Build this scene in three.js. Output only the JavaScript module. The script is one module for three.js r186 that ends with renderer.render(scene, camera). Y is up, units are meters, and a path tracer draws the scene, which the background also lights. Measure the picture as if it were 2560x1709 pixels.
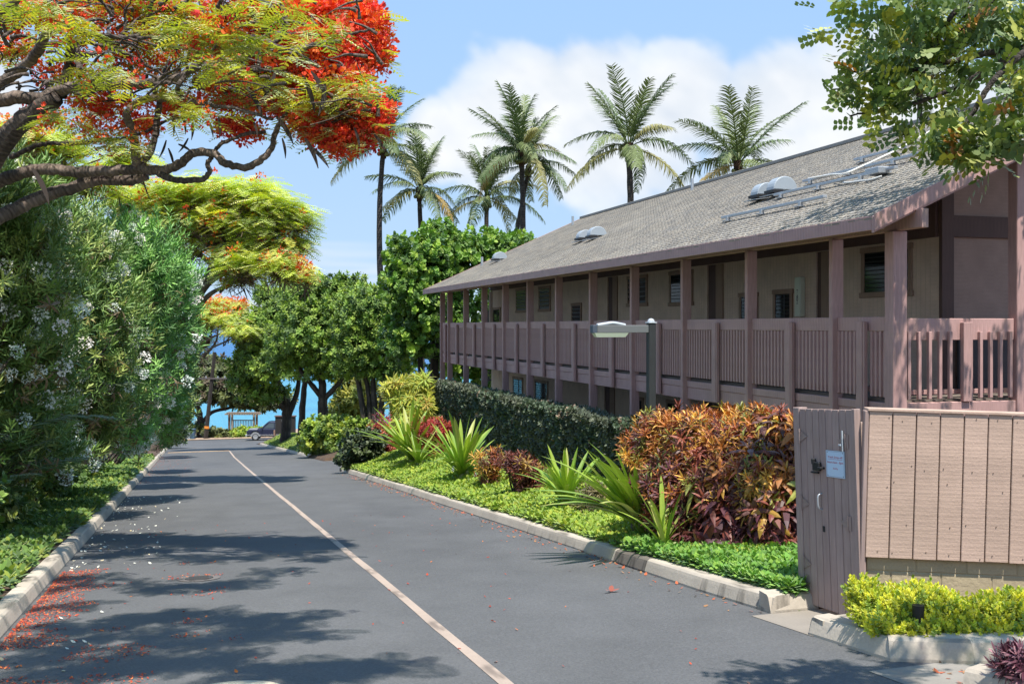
import * as THREE from 'three';
import { mergeGeometries } from 'three/addons/utils/BufferGeometryUtils.js';
import { MarchingCubes } from 'three/addons/objects/MarchingCubes.js';

// ---------------------------------------------------------------- camera, sky, sun, exposure
// The road runs along -z, x is to its right; y = 0 is the asphalt under the camera.
const EYE = 1.75, YAW = 17.58 * Math.PI / 180, HORIZON = 815;
const scene = new THREE.Scene();
const camera = new THREE.PerspectiveCamera(2 * Math.atan(0.5 * 1709 / 2560) * 180 / Math.PI, 2560 / 1709, 0.1, 9000);
camera.position.set(0, EYE, 0);
camera.rotation.y = -YAW;
camera.setViewOffset(2560, 1709, 0, 854.5 - HORIZON, 2560, 1709);
camera.updateProjectionMatrix();
camera.updateMatrixWorld(true);

const renderer = new THREE.WebGLRenderer({ antialias: true });
renderer.setSize(1024, 683);
renderer.toneMapping = THREE.LinearToneMapping;
renderer.toneMappingExposure = 1.75;
renderer.shadowMap.enabled = true;

const TO_SUN = new THREE.Vector3(0.03, 0.92, 0.37).normalize();
const sun = new THREE.DirectionalLight(new THREE.Color(1, 0.95, 0.87), 4.3);
sun.position.copy(TO_SUN).multiplyScalar(120).add(new THREE.Vector3(3, -3, -35));
sun.target.position.set(3, -3, -35);
sun.castShadow = true;
Object.assign(sun.shadow.camera, { left: -70, right: 70, top: 70, bottom: -70, near: 1, far: 300 });
sun.shadow.mapSize.set(4096, 4096);
scene.add(sun, sun.target);

// ---------------------------------------------------------------- random numbers and noise
function rng(seed) { let a = seed >>> 0; return () => { a = (a + 0x6D2B79F5) | 0; let t = Math.imul(a ^ (a >>> 15), 1 | a); t = (t + Math.imul(t ^ (t >>> 7), 61 | t)) ^ t; return ((t ^ (t >>> 14)) >>> 0) / 4294967296; }; }
const hash = (x, y, s) => { let h = Math.imul(x, 374761393) + Math.imul(y, 668265263) + Math.imul(s, 2147483647 ^ 0x5bd1e995); h = Math.imul(h ^ (h >>> 13), 1274126177); return ((h ^ (h >>> 16)) >>> 0) / 4294967296; };
const sm = (t) => t * t * (3 - 2 * t);
const clamp = (x, a = 0, b = 1) => Math.min(b, Math.max(a, x));
const ss = (a, b, x) => sm(clamp((x - a) / (b - a)));
const mixn = (a, b, t) => a + (b - a) * t;
function vnoise(x, y, s = 0, P = 0) {           // value noise, tiles every P cells when P > 0
  let i = Math.floor(x), j = Math.floor(y); const u = sm(x - i), v = sm(y - j);
  let i1 = i + 1, j1 = j + 1;
  if (P) { i = ((i % P) + P) % P; j = ((j % P) + P) % P; i1 = ((i1 % P) + P) % P; j1 = ((j1 % P) + P) % P; }
  const a = hash(i, j, s), b = hash(i1, j, s), c = hash(i, j1, s), d = hash(i1, j1, s);
  return a + (b - a) * u + (c - a) * v + (a - b - c + d) * u * v;
}
function fbm(x, y, oct, s = 0, P = 0) { let r = 0, a = 0.5, n = 0; for (let k = 0; k < oct; k++) { r += a * vnoise(x, y, s + k * 17, P); n += a; x *= 2; y *= 2; P *= 2; a *= 0.5; } return r / n; }

// ---------------------------------------------------------------- sky: clear air with cumulus, one texture for picture and light
function buildSky() {
  const W = 3072, H = 1536, data = new Float32Array(W * H * 4);
  const bank = [];                              // cumulus banks round the whole horizon
  const R = rng(77);
  const seen = [[18.8, 12.6, 3.6, 3.0, 1.1], [22, 12.8, 3.5, 3.2, 1.1], [27, 12.4, 4.2, 2.9, 1.1], [32, 12.0, 4.5, 2.9, 1.1], [37, 12.5, 4.5, 3.4, 1.05], [13.6, 10.6, 1.9, 1.7, 1.05], [16, 11, 2.6, 2.2, 1.05], [24, 9.6, 6, 2.6, 0.95], [33, 9.6, 7, 2.6, 0.95], [43, 11, 5, 3, 1]];
  for (const b of seen) bank.push(b);
  for (let k = 0; k < 34; k++) { const az = 52 + k * 8.9 + R() * 6; bank.push([az, 9 + R() * 6, 4 + R() * 3, 2.4 + R() * 1.4, 1.0]); }
  for (let j = 0; j < H; j++) {
    const el = ((j + 0.5) / H - 0.5) * 180, up = Math.max(0, Math.sin(el * Math.PI / 180));
    for (let i = 0; i < W; i++) {
      const k = (j * W + i) * 4;
      let az = (((i + 0.5) / W - 0.5) * 360);   // atan2(z, x); the road (-z) is -90
      let A = az + 90; if (A < -40) A += 360;   // degrees to the right of the road
      const t = Math.pow(up, 0.55);
      let r = mixn(0.36, 0.115, t), g = mixn(0.475, 0.275, t), b = mixn(0.585, 0.575, t);
      if (el > -1) {
        const c = Math.cos(el * Math.PI / 180);
        const wx = Math.cos(az * Math.PI / 180) * c, wz = Math.sin(az * Math.PI / 180) * c;
        // cumulus
        let d = 0;
        for (const [ba, be, wa, we, w] of bank) {
          let da = A - ba; if (da > 180) da -= 360; if (da < -180) da += 360;
          da *= c; const de = el - be; if (Math.abs(da) > wa * 2.2 || Math.abs(de) > we * 2.4) continue;
          const q = (da * da) / (wa * wa) + (de > 0 ? de * de / (we * we) : de * de / (we * we * 1.6));
          d = Math.max(d, w * Math.exp(-q * 0.75));
        }
        const n1 = fbm(wx * 12 + 31, (wz * 12) + el * 0.22, 6, 3), n2 = fbm(wx * 30 + 5, wz * 30 + el * 0.55, 5, 9), n3 = vnoise(wx * 4, wz * 4 + el * 0.05, 21);
        let m = ss(0.40, 0.62, d + (n1 - 0.5) * 0.75 + (n2 - 0.5) * 0.22);
        const lump = clamp(0.5 + (n2 - 0.5) * 1.1 + (n1 - 0.5) * 0.9);
        const cr = 0.435 + 0.15 * lump, cg = 0.475 + 0.12 * lump, cb = 0.53 + 0.075 * lump;
        const thin = m * mixn(0.70, 1, ss(0.5, 0.95, d + (n1 - 0.5) * 0.6));
        r = mixn(r, cr, thin); g = mixn(g, cg, thin); b = mixn(b, cb, thin);
        // thin low streaks near the sea
        const st = fbm(A * 0.06, el * 1.1, 4, 40) * ss(9, 2, el) * ss(-1, 0.5, el);
        const w2 = ss(0.42, 0.7, st) * 0.75;
        r = mixn(r, 0.51, w2); g = mixn(g, 0.545, w2); b = mixn(b, 0.59, w2);
      }
      data[k] = r; data[k + 1] = g; data[k + 2] = b; data[k + 3] = 1;
    }
  }
  const t = new THREE.DataTexture(data, W, H, THREE.RGBAFormat, THREE.FloatType);
  t.mapping = THREE.EquirectangularReflectionMapping; t.magFilter = THREE.LinearFilter; t.minFilter = THREE.LinearFilter; t.needsUpdate = true;
  return t;
}
const sky = buildSky();
scene.background = sky;
scene.environment = sky;
scene.environmentIntensity = 1;

// ---------------------------------------------------------------- measuring: points in the place from the photograph
const V = (x, y, z) => new THREE.Vector3(x, y, z);
const FWD = V(Math.sin(YAW), 0, -Math.cos(YAW)), RIGHT = V(Math.cos(YAW), 0, Math.sin(YAW));
const SLOPE = 0.0934;                           // the road falls 9.3 % towards the sea
const at = (px, py, Z) => V(0, EYE - (py - HORIZON) / 2560 * Z, 0).addScaledVector(FWD, Z).addScaledVector(RIGHT, (px - 1280) / 2560 * Z);
const atX = (px, py, x) => { const u = (px - 1280) / 2560; return at(px, py, x / (u * RIGHT.x + FWD.x)); };   // at a given distance across the road
const atD = (px, py, s) => { const u = (px - 1280) / 2560; return at(px, py, -s / (u * RIGHT.z + FWD.z)); };  // at a given distance along the road
const onRoad = (px, py, lift = 0) => { const u = (px - 1280) / 2560, v = (py - HORIZON) / 2560, Z = (EYE - lift) / (v - SLOPE * -(u * RIGHT.z + FWD.z)); return at(px, py, Z); };

// heights
const S_END = 97;
function roadY(s) { return s < S_END ? -SLOPE * s : s < 108 ? -SLOPE * S_END - (s - S_END) * 0.055 : -SLOPE * S_END - 0.605 - (s - 108) * 0.078; }
const kerbR = (s) => s < 37.2 ? 4.66 + 0.0145 * clamp(s, 0, 40) : 5.85;
function groundY(x, s) {
  let y = roadY(s);
  const l = kerbR(s);
  if (s > 93) return y - 0.05;
  if (x < -1.6) y += 0.13 * ss(-1.6, -1.75, x) + 0.30 * ss(-2, -6, x);
  else if (x > l && !(s > 37.2 && s < 47) && !(s > 6.86 && s < 7.78 && x < 5.6) && !(s > 5.0 - (x - 4.62) * 0.1 && s < (x < 5.05 ? 6.0 - (x - 4.6) * 0.667 : 5.70 - (x - 5.05) * 0.11))) {
    y += 0.13 * ss(l, l + 0.15, x) + (0.27 + 0.36 * ss(17, 31, s)) * ss(l + 0.2, 7.6, x) * ss(8.2, 10.5, s);
    if (s < 46) {                               // level pad under the building, cut into the slope
      const pad = ss(8.1, 8.5, x) * ss(9.2, 10.0, s) * ss(44, 38, s);
      y = mixn(y, Math.min(y, -2.02), pad);
    }
  } else y -= 0.12;
  return y;
}
const G = (x, s) => V(x, groundY(x, s), -s);
// ---------------------------------------------------------------- objects
const taken = new Map();
function numbered(name) { const n = taken.get(name) || 0; taken.set(name, n + 1); return n ? `${name}_${String(n).padStart(3, '0')}` : name; }
function shade(o) { o.castShadow = true; o.receiveShadow = true; return o; }
function tag(o, label, category, group, kind) { if (label) o.userData.label = label; if (category) o.userData.category = category; if (group) o.userData.group = group; if (kind) o.userData.kind = kind; return o; }
function thing(name, label, category, pos = V(0, 0, 0), turn = 0, group) {
  const o = new THREE.Group(); o.name = numbered(name); scene.add(o); o.position.copy(pos); o.rotation.y = turn;
  return tag(o, label, category, group);
}
function part(name, geo, mat, parent, pos, turn) {
  const m = shade(new THREE.Mesh(geo, mat)); m.name = parent ? name : numbered(name);
  if (pos) m.position.copy(pos); if (turn) m.rotation.y = turn;
  (parent || scene).add(m); return m;
}
function solo(name, label, category, geo, mat, pos, turn, group) { return tag(part(name, geo, mat, null, pos, turn), label, category, group); }
function struct(name, geo, mat) { return tag(part(name, geo, mat), null, null, null, 'structure'); }
function sub(name, parent, pos) { const g = new THREE.Group(); g.name = name; if (pos) g.position.copy(pos); parent.add(g); return g; }
const _q = new THREE.Quaternion(), _m = new THREE.Matrix4(), _s = V(1, 1, 1), UPV = V(0, 1, 0);
function instances(name, geo, mat, list, parent) {   // list: [position, quaternion, scale, colour]
  const im = new THREE.InstancedMesh(geo, mat, list.length); shade(im);
  im.name = parent ? name : numbered(name); im.userData.kind = 'stuff';
  list.forEach(([p, q, s, c], i) => { im.setMatrixAt(i, _m.compose(p, q, typeof s === 'number' ? _s.set(s, s, s) : s)); if (c) im.setColorAt(i, c); });
  (parent || scene).add(im); return im;
}

// ---------------------------------------------------------------- shapes (all non-indexed, uv in metres)
class GB {
  constructor() { this.p = []; this.t = []; this.n = []; this.c = null; }
  tri(a, b, c, ua, ub, uc) { this.p.push(...a, ...b, ...c); this.t.push(...(ua || [0, 0]), ...(ub || [1, 0]), ...(uc || [0, 1])); }
  quad(a, b, c, d, ua = [0, 0], ub = [1, 0], uc = [1, 1], ud = [0, 1]) { this.tri(a, b, c, ua, ub, uc); this.tri(a, c, d, ua, uc, ud); }
  build() {
    const g = new THREE.BufferGeometry();
    g.setAttribute('position', new THREE.Float32BufferAttribute(this.p, 3));
    g.setAttribute('uv', new THREE.Float32BufferAttribute(this.t, 2));
    g.computeVertexNormals(); return g;
  }
}
function metricUV(g) {                              // uv in metres from the dominant axis of the normal
  if (g.index) g = g.toNonIndexed();
  const p = g.attributes.position, n = g.attributes.normal, uv = new Float32Array(p.count * 2);
  for (let i = 0; i < p.count; i++) {
    const ax = Math.abs(n.getX(i)), ay = Math.abs(n.getY(i)), az = Math.abs(n.getZ(i));
    const x = p.getX(i), y = p.getY(i), z = p.getZ(i);
    if (ay >= ax && ay >= az) { uv[2 * i] = x; uv[2 * i + 1] = z; } else if (ax >= az) { uv[2 * i] = z; uv[2 * i + 1] = y; } else { uv[2 * i] = x; uv[2 * i + 1] = y; }
  }
  g.setAttribute('uv', new THREE.BufferAttribute(uv, 2)); return g;
}
const vseed = rng(4242);
function box(w, h, d, cx = 0, cy = 0, cz = 0, c = 0.006) {   // chamfered box
  c = Math.min(c, w * 0.3, h * 0.3, d * 0.3);
  const g = new GB(), X = w / 2, Y = h / 2, Z = d / 2;
  const P = (sx, sy, sz, k) => [sx * (X - (k === 0 ? 0 : c)), sy * (Y - (k === 1 ? 0 : c)), sz * (Z - (k === 2 ? 0 : c))];
  const fl = (a, b, cc, dd, out) => {             // wind outwards
    const ab = [b[0] - a[0], b[1] - a[1], b[2] - a[2]], ac = [cc[0] - a[0], cc[1] - a[1], cc[2] - a[2]];
    const n = [ab[1] * ac[2] - ab[2] * ac[1], ab[2] * ac[0] - ab[0] * ac[2], ab[0] * ac[1] - ab[1] * ac[0]];
    if (n[0] * out[0] + n[1] * out[1] + n[2] * out[2] < 0) { if (dd) g.quad(a, dd, cc, b); else g.tri(a, cc, b); } else if (dd) g.quad(a, b, cc, dd); else g.tri(a, b, cc);
  };
  for (let k = 0; k < 3; k++) for (const s of [-1, 1]) {
    const q = (u, v) => { const a = [0, 0, 0]; a[k] = s; a[(k + 1) % 3] = u; a[(k + 2) % 3] = v; return P(a[0], a[1], a[2], k); };
    const o = [0, 0, 0]; o[k] = s; fl(q(-1, -1), q(1, -1), q(1, 1), q(-1, 1), o);
  }
  if (c > 0) {
    for (let k = 0; k < 3; k++) for (const s of [-1, 1]) for (const t of [-1, 1]) {
      const i = (k + 1) % 3, j = (k + 2) % 3;
      const q = (e, f) => { const a = [0, 0, 0]; a[k] = e; a[i] = s; a[j] = t; return P(a[0], a[1], a[2], f); };
      const o = [0, 0, 0]; o[i] = s; o[j] = t; fl(q(-1, i), q(1, i), q(1, j), q(-1, j), o);
    }
    for (const a of [-1, 1]) for (const b of [-1, 1]) for (const e of [-1, 1]) fl(P(a, b, e, 0), P(a, b, e, 1), P(a, b, e, 2), null, [a, b, e]);
  }
  const r = metricUV(g.build());
  const uv = r.attributes.uv, ou = vseed() * 7, ov = vseed() * 7;
  for (let i = 0; i < uv.count; i++) uv.setXY(i, uv.getX(i) + ou, uv.getY(i) + ov);
  return r.translate(cx, cy, cz);
}
const bx = (x0, x1, y0, y1, z0, z1, c) => box(Math.abs(x1 - x0), Math.abs(y1 - y0), Math.abs(z1 - z0), (x0 + x1) / 2, (y0 + y1) / 2, (z0 + z1) / 2, c);
const merge = (list) => mergeGeometries(list.map((g) => { g = g.index ? g.toNonIndexed() : g; for (const k of Object.keys(g.attributes)) if (!['position', 'normal', 'uv'].includes(k)) g.deleteAttribute(k); return g; }), false);
function tube(pts, radii, seg = 8, capped = true) {  // a tapering limb along points
  const n = pts.length, P = [], N = [], T = [], I = [];
  let nx = null, len = 0;
  for (let i = 0; i < n; i++) {
    const t = pts[Math.min(n - 1, i + 1)].clone().sub(pts[Math.max(0, i - 1)]).normalize();
    if (!nx) { nx = (Math.abs(t.y) > 0.9 ? V(1, 0, 0) : V(0, 1, 0)).cross(t).normalize(); } else { nx = nx.clone().addScaledVector(t, -nx.dot(t)).normalize(); }
    const ny = t.clone().cross(nx); if (i) len += pts[i].distanceTo(pts[i - 1]);
    for (let k = 0; k <= seg; k++) {
      const a = k / seg * Math.PI * 2, d = nx.clone().multiplyScalar(Math.cos(a)).addScaledVector(ny, Math.sin(a));
      P.push(pts[i].x + d.x * radii[i], pts[i].y + d.y * radii[i], pts[i].z + d.z * radii[i]); N.push(d.x, d.y, d.z); T.push(k / seg * Math.PI * 2 * radii[0], len);
    }
  }
  for (let i = 0; i < n - 1; i++) for (let k = 0; k < seg; k++) { const a = i * (seg + 1) + k, b = a + seg + 1; I.push(a, a + 1, b + 1, a, b + 1, b); }
  if (capped) for (const e of [0, n - 1]) { const c = P.length / 3; P.push(pts[e].x, pts[e].y, pts[e].z); const t = pts[e].clone().sub(pts[e ? e - 1 : 1]).normalize(); N.push(t.x, t.y, t.z); T.push(0, 0); for (let k = 0; k < seg; k++) { const a = e * (seg + 1) + k; e ? I.push(c, a, a + 1) : I.push(c, a + 1, a); } }
  const g = new THREE.BufferGeometry();
  g.setAttribute('position', new THREE.Float32BufferAttribute(P, 3)); g.setAttribute('normal', new THREE.Float32BufferAttribute(N, 3)); g.setAttribute('uv', new THREE.Float32BufferAttribute(T, 2)); g.setIndex(I);
  return g.toNonIndexed();
}
function limb(pts, r0, r1, seg = 8, wob = 0, R = null, steps = 0) {  // smooth curve through points
  const c = new THREE.CatmullRomCurve3(pts, false, 'centripetal');
  const n = steps || Math.max(6, pts.length * 4), q = c.getPoints(n);
  if (R) for (let i = 1; i < n; i++) { q[i].x += (R() - 0.5) * wob; q[i].y += (R() - 0.5) * wob; q[i].z += (R() - 0.5) * wob; }
  return tube(q, q.map((_, i) => mixn(r0, r1, Math.pow(i / n, 0.85)) * (R ? 0.92 + R() * 0.16 : 1)), seg);
}
function extrudeZ(pts, d, bevel = 0) {               // profile in xy extruded along z, centred
  const s = new THREE.Shape(pts.map(([x, y]) => new THREE.Vector2(x, y)));
  const g = new THREE.ExtrudeGeometry(s, { depth: d - 2 * bevel, bevelEnabled: bevel > 0, bevelSize: bevel, bevelThickness: bevel, bevelOffset: -bevel, bevelSegments: 1, curveSegments: 8 });
  g.translate(0, 0, -d / 2 + bevel); return metricUV(g);
}
function cyl(r0, r1, h, seg, x = 0, y = 0, z = 0) { const g = new THREE.CylinderGeometry(r1, r0, h, seg).toNonIndexed(); return g.translate(x, y + h / 2, z); }
function sheet(f, nu, nv, uvf) {                      // grid of f(i/nu, j/nv) -> [x, y, z]
  const g = new THREE.BufferGeometry(), P = [], T = [], I = [];
  for (let j = 0; j <= nv; j++) for (let i = 0; i <= nu; i++) { const p = f(i / nu, j / nv); P.push(...p); T.push(...(uvf ? uvf(p) : [p[0], p[2]])); }
  for (let j = 0; j < nv; j++) for (let i = 0; i < nu; i++) { const a = j * (nu + 1) + i, b = a + nu + 1; I.push(a, a + 1, b + 1, a, b + 1, b); }
  g.setAttribute('position', new THREE.Float32BufferAttribute(P, 3)); g.setAttribute('uv', new THREE.Float32BufferAttribute(T, 2)); g.setIndex(I); g.computeVertexNormals(); return g;
}
function tint(g, f) { const p = g.attributes.position, c = new Float32Array(p.count * 3); for (let i = 0; i < p.count; i++) { const v = f(p.getX(i), p.getY(i), p.getZ(i)); c.set(v, i * 3); } g.setAttribute('color', new THREE.BufferAttribute(c, 3)); return g; }

// ---------------------------------------------------------------- textures
function texture(size, f, metres, srgb = true) {
  const d = new Uint8Array(size * size * 4);
  for (let j = 0; j < size; j++) for (let i = 0; i < size; i++) { const c = f(i / size, j / size), k = (j * size + i) * 4; for (let q = 0; q < 3; q++) d[k + q] = clamp(typeof c === 'number' ? c : c[q]) * 255; d[k + 3] = 255; }
  const t = new THREE.DataTexture(d, size, size); t.wrapS = t.wrapT = THREE.RepeatWrapping; t.magFilter = THREE.LinearFilter; t.minFilter = THREE.LinearMipmapLinearFilter; t.generateMipmaps = true;
  if (srgb) t.colorSpace = THREE.SRGBColorSpace; const [mx, my] = Array.isArray(metres) ? metres : [metres, metres]; t.repeat.set(1 / mx, 1 / my); t.needsUpdate = true; return t;
}
const RGB = (r, g, b) => new THREE.Color().setRGB(r, g, b);
const mat = (o) => new THREE.MeshStandardMaterial({ roughness: 0.85, side: THREE.DoubleSide, ...o });
const leafMat = (r, g, b, t = 0.42, o = {}) => new THREE.MeshPhysicalMaterial({ color: RGB(r, g, b), roughness: 0.85, transmission: t, thickness: 0, side: THREE.DoubleSide, ...o });
// grey-value maps multiply the material's own colour
const T = {
  grain: texture(512, (u, v) => { const f = fbm(u * 64, v * 4, 3, 5, 4), s = vnoise(u * 180, v * 10, 8, 10), b = fbm(u * 6, v * 6, 3, 2, 6); return 0.86 + 0.10 * (f - 0.5) + 0.05 * (s - 0.5) + 0.10 * (b - 0.5); }, 1.1),
  grainBump: texture(512, (u, v) => 0.5 + 0.5 * (fbm(u * 64, v * 4, 3, 5, 4) - 0.5) + 0.3 * (vnoise(u * 180, v * 10, 8, 10) - 0.5), 1.1, false),
  rough: texture(512, (u, v) => { const b = fbm(u * 5, v * 5, 4, 12, 5), f = vnoise(u * 128, v * 128, 14, 128), h = fbm(u * 6, v * 90, 2, 15, 6); return 0.87 + 0.12 * (b - 0.5) + 0.04 * (f - 0.5) + 0.055 * (h - 0.5); }, 0.9),
  roughBump: texture(512, (u, v) => 0.5 + 0.5 * (fbm(u * 6, v * 90, 3, 15, 6) - 0.5) + 0.35 * (fbm(u * 60, v * 60, 2, 19, 60) - 0.5), 0.9, false),
  asphalt: texture(1024, (u, v) => { const f = hash(Math.floor(u * 1024), Math.floor(v * 1024), 3), g = vnoise(u * 256, v * 256, 6, 256), b = fbm(u * 6, v * 6, 4, 7, 6); const k = 0.80 + 0.10 * (f - 0.5) + 0.12 * (g - 0.5) + 0.10 * (b - 0.5) + (f > 0.985 ? 0.14 : 0); return [k * 0.99, k, k * 1.005]; }, 3.1),
  asphaltBump: texture(512, (u, v) => vnoise(u * 256, v * 256, 6, 256) * 0.6 + vnoise(u * 128, v * 128, 9, 128) * 0.4, 1.55, false),
  concrete: texture(512, (u, v) => { const b = fbm(u * 4, v * 4, 5, 31, 4), f = vnoise(u * 200, v * 200, 33, 200), st = ss(0.60, 0.75, fbm(u * 10, v * 2, 4, 35, 2)); const k = 0.90 + 0.20 * (b - 0.5) + 0.05 * (f - 0.5) - 0.24 * st; return [k, k * 0.98, k * 0.95]; }, 1.7),
  concreteBump: texture(256, (u, v) => fbm(u * 40, v * 40, 3, 33, 40), 0.8, false),
  bark: texture(512, (u, v) => { const b = fbm(u * 6, v * 20, 4, 41, 2), r = vnoise(u * 4, v * 60, 43, 4), f = fbm(u * 3, v * 3, 3, 44, 3); return clamp(0.55 + 0.5 * (b - 0.5) + 0.22 * (r - 0.5) + 0.5 * (f - 0.4)); }, 0.8),
  barkBump: texture(512, (u, v) => fbm(u * 8, v * 24, 4, 41, 8), 0.8, false),
  palmBark: texture(256, (u, v) => { const r = vnoise(u * 2, v * 16, 51, 2), b = fbm(u * 8, v * 8, 3, 52, 8); return clamp(0.62 + 0.35 * (r - 0.5) + 0.3 * (b - 0.5)); }, 1.2),
  soil: texture(512, (u, v) => { const b = fbm(u * 8, v * 8, 5, 61, 8), f = hash(Math.floor(u * 512), Math.floor(v * 512), 6); return [0.75 + 0.4 * (b - 0.5) + 0.2 * (f - 0.5), 0.70 + 0.4 * (b - 0.5) + 0.2 * (f - 0.5), 0.66 + 0.36 * (b - 0.5) + 0.18 * (f - 0.5)]; }, 2.3),
  sea: texture(512, (u, v) => { const w = fbm(u * 10, v * 26, 4, 71, 2); return [0.8 + 0.3 * (w - 0.5), 0.86 + 0.25 * (w - 0.5), 0.9 + 0.2 * (w - 0.5)]; }, [60, 30]),
  seaBump: texture(512, (u, v) => fbm(u * 14, v * 36, 4, 73, 2), [24, 14], false),
};
const M = {
  asphalt: mat({ color: RGB(0.172, 0.169, 0.165), map: T.asphalt, bumpMap: T.asphaltBump, bumpScale: 0.006, roughness: 0.82, vertexColors: true }),
  line: mat({ color: RGB(0.50, 0.41, 0.35), map: T.concrete, roughness: 0.75 }),
  stopline: mat({ color: RGB(0.66, 0.42, 0.20), map: T.concrete, roughness: 0.75 }),
  kerb: mat({ color: RGB(0.56, 0.51, 0.44), map: T.concrete, bumpMap: T.concreteBump, bumpScale: 0.002, roughness: 0.9 }),
  soil: mat({ color: RGB(0.16, 0.115, 0.08), map: T.soil, roughness: 1, bumpMap: T.soil, bumpScale: 0.03 }),
  sand: mat({ color: RGB(0.62, 0.50, 0.38), map: T.soil, roughness: 1 }),
  paint: mat({ color: RGB(0.67, 0.405, 0.36), map: T.grain, bumpMap: T.grainBump, bumpScale: 0.004, roughness: 0.72 }),
  paintEnd: mat({ color: RGB(0.62, 0.40, 0.34), map: T.grain, roughness: 0.8 }),
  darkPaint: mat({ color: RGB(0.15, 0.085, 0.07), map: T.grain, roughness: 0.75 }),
  wall: mat({ color: RGB(0.86, 0.67, 0.53), map: T.rough, roughness: 0.9 }),
  wallPink: mat({ color: RGB(0.46, 0.31, 0.25), map: T.rough, roughness: 0.9 }),
  trim: mat({ color: RGB(0.42, 0.29, 0.21), map: T.grain, roughness: 0.8 }),
  deck: mat({ color: RGB(0.20, 0.17, 0.15), map: T.concrete, roughness: 0.9 }),
  darkRoom: mat({ color: RGB(0.055, 0.055, 0.05), roughness: 0.5 }),  // near-black colour stands for the unlit rooms behind the windows
  pane: new THREE.MeshPhysicalMaterial({ color: RGB(0.55, 0.6, 0.6), roughness: 0.06, transmission: 1, thickness: 0, ior: 1.2 }),
  galv: mat({ color: RGB(0.60, 0.63, 0.66), roughness: 0.45, metalness: 0.55, map: T.rough }),
  whiteMetal: mat({ color: RGB(0.42, 0.46, 0.49), roughness: 0.5 }),
  black: mat({ color: RGB(0.012, 0.012, 0.013), roughness: 0.55 }),
  siding: mat({ color: RGB(0.68, 0.485, 0.375), map: T.rough, bumpMap: T.roughBump, bumpScale: 0.003, roughness: 0.9 }),
  door: mat({ color: RGB(0.50, 0.36, 0.315), map: T.grain, bumpMap: T.grainBump, bumpScale: 0.005, roughness: 0.85 }),
  block: mat({ color: RGB(0.60, 0.49, 0.31), map: T.rough, bumpMap: T.concreteBump, bumpScale: 0.003, roughness: 0.95 }),
  bark: mat({ color: RGB(0.40, 0.305, 0.24), map: T.bark, bumpMap: T.barkBump, bumpScale: 0.03, roughness: 0.95 }),
  darkBark: mat({ color: RGB(0.20, 0.155, 0.125), map: T.bark, bumpMap: T.barkBump, bumpScale: 0.03, roughness: 0.95 }),
  palmBark: mat({ color: RGB(0.20, 0.165, 0.14), map: T.palmBark, bumpMap: T.palmBark, bumpScale: 0.03, roughness: 0.95 }),
};
// ---------------------------------------------------------------- the setting: ground, road, kerbs, beach, sea
{
  const left = [-90, -60, -40, -25, -15, -10, -7, -5, -4, -3.2, -2.6, -2.1, -1.85, -1.74, -1.6, 0, 2, 4];
  const off = [-0.03, 0.02, 0.08, 0.16, 0.3, 0.6, 1, 1.5, 2];
  const right = [7.6, 8.0, 8.2, 8.4, 8.6, 9, 12, 18, 25, 40, 60, 90];
  const rows = []; for (let s = -14; s < 4; s += 1) rows.push(s); for (let s = 4; s < 10.2; s += 0.12) rows.push(s); for (let s = 10.4; s < 36; s += 1) rows.push(s);
  rows.push(36.6, 37.15, 37.25, 38, 40, 43, 46.5, 46.98, 47.05); for (let s = 48; s < 92; s += 2) rows.push(s); rows.push(92.9, 93.1, 95, 97, 100, 104, 108, 112, 118, 126, 134, 140, 150, 165);
  const cols = left.length + off.length + right.length;
  const g = sheet((u, v) => {
    const s = rows[Math.round(v * (rows.length - 1))], k = Math.round(u * (cols - 1));
    const x = k < left.length ? left[k] : k < left.length + off.length ? kerbR(s) + off[k - left.length] : right[k - left.length - off.length];
    return [x, groundY(x, s), -s];
  }, cols - 1, rows.length - 1);
  struct('ground', g, M.soil);
}
const wearR = (x, z) => { const k = 0.94 + 0.30 * (fbm(x * 0.35 + 9, z * 0.12, 4, 5) - 0.5) + 0.16 * (fbm(x * 1.4, z * 0.9, 3, 8) - 0.5) - 0.10 * ss(0.62, 0.75, fbm(x * 0.8 + 3, z * 0.25, 4, 15)); return [k, k, k * 1.01]; };
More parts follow.
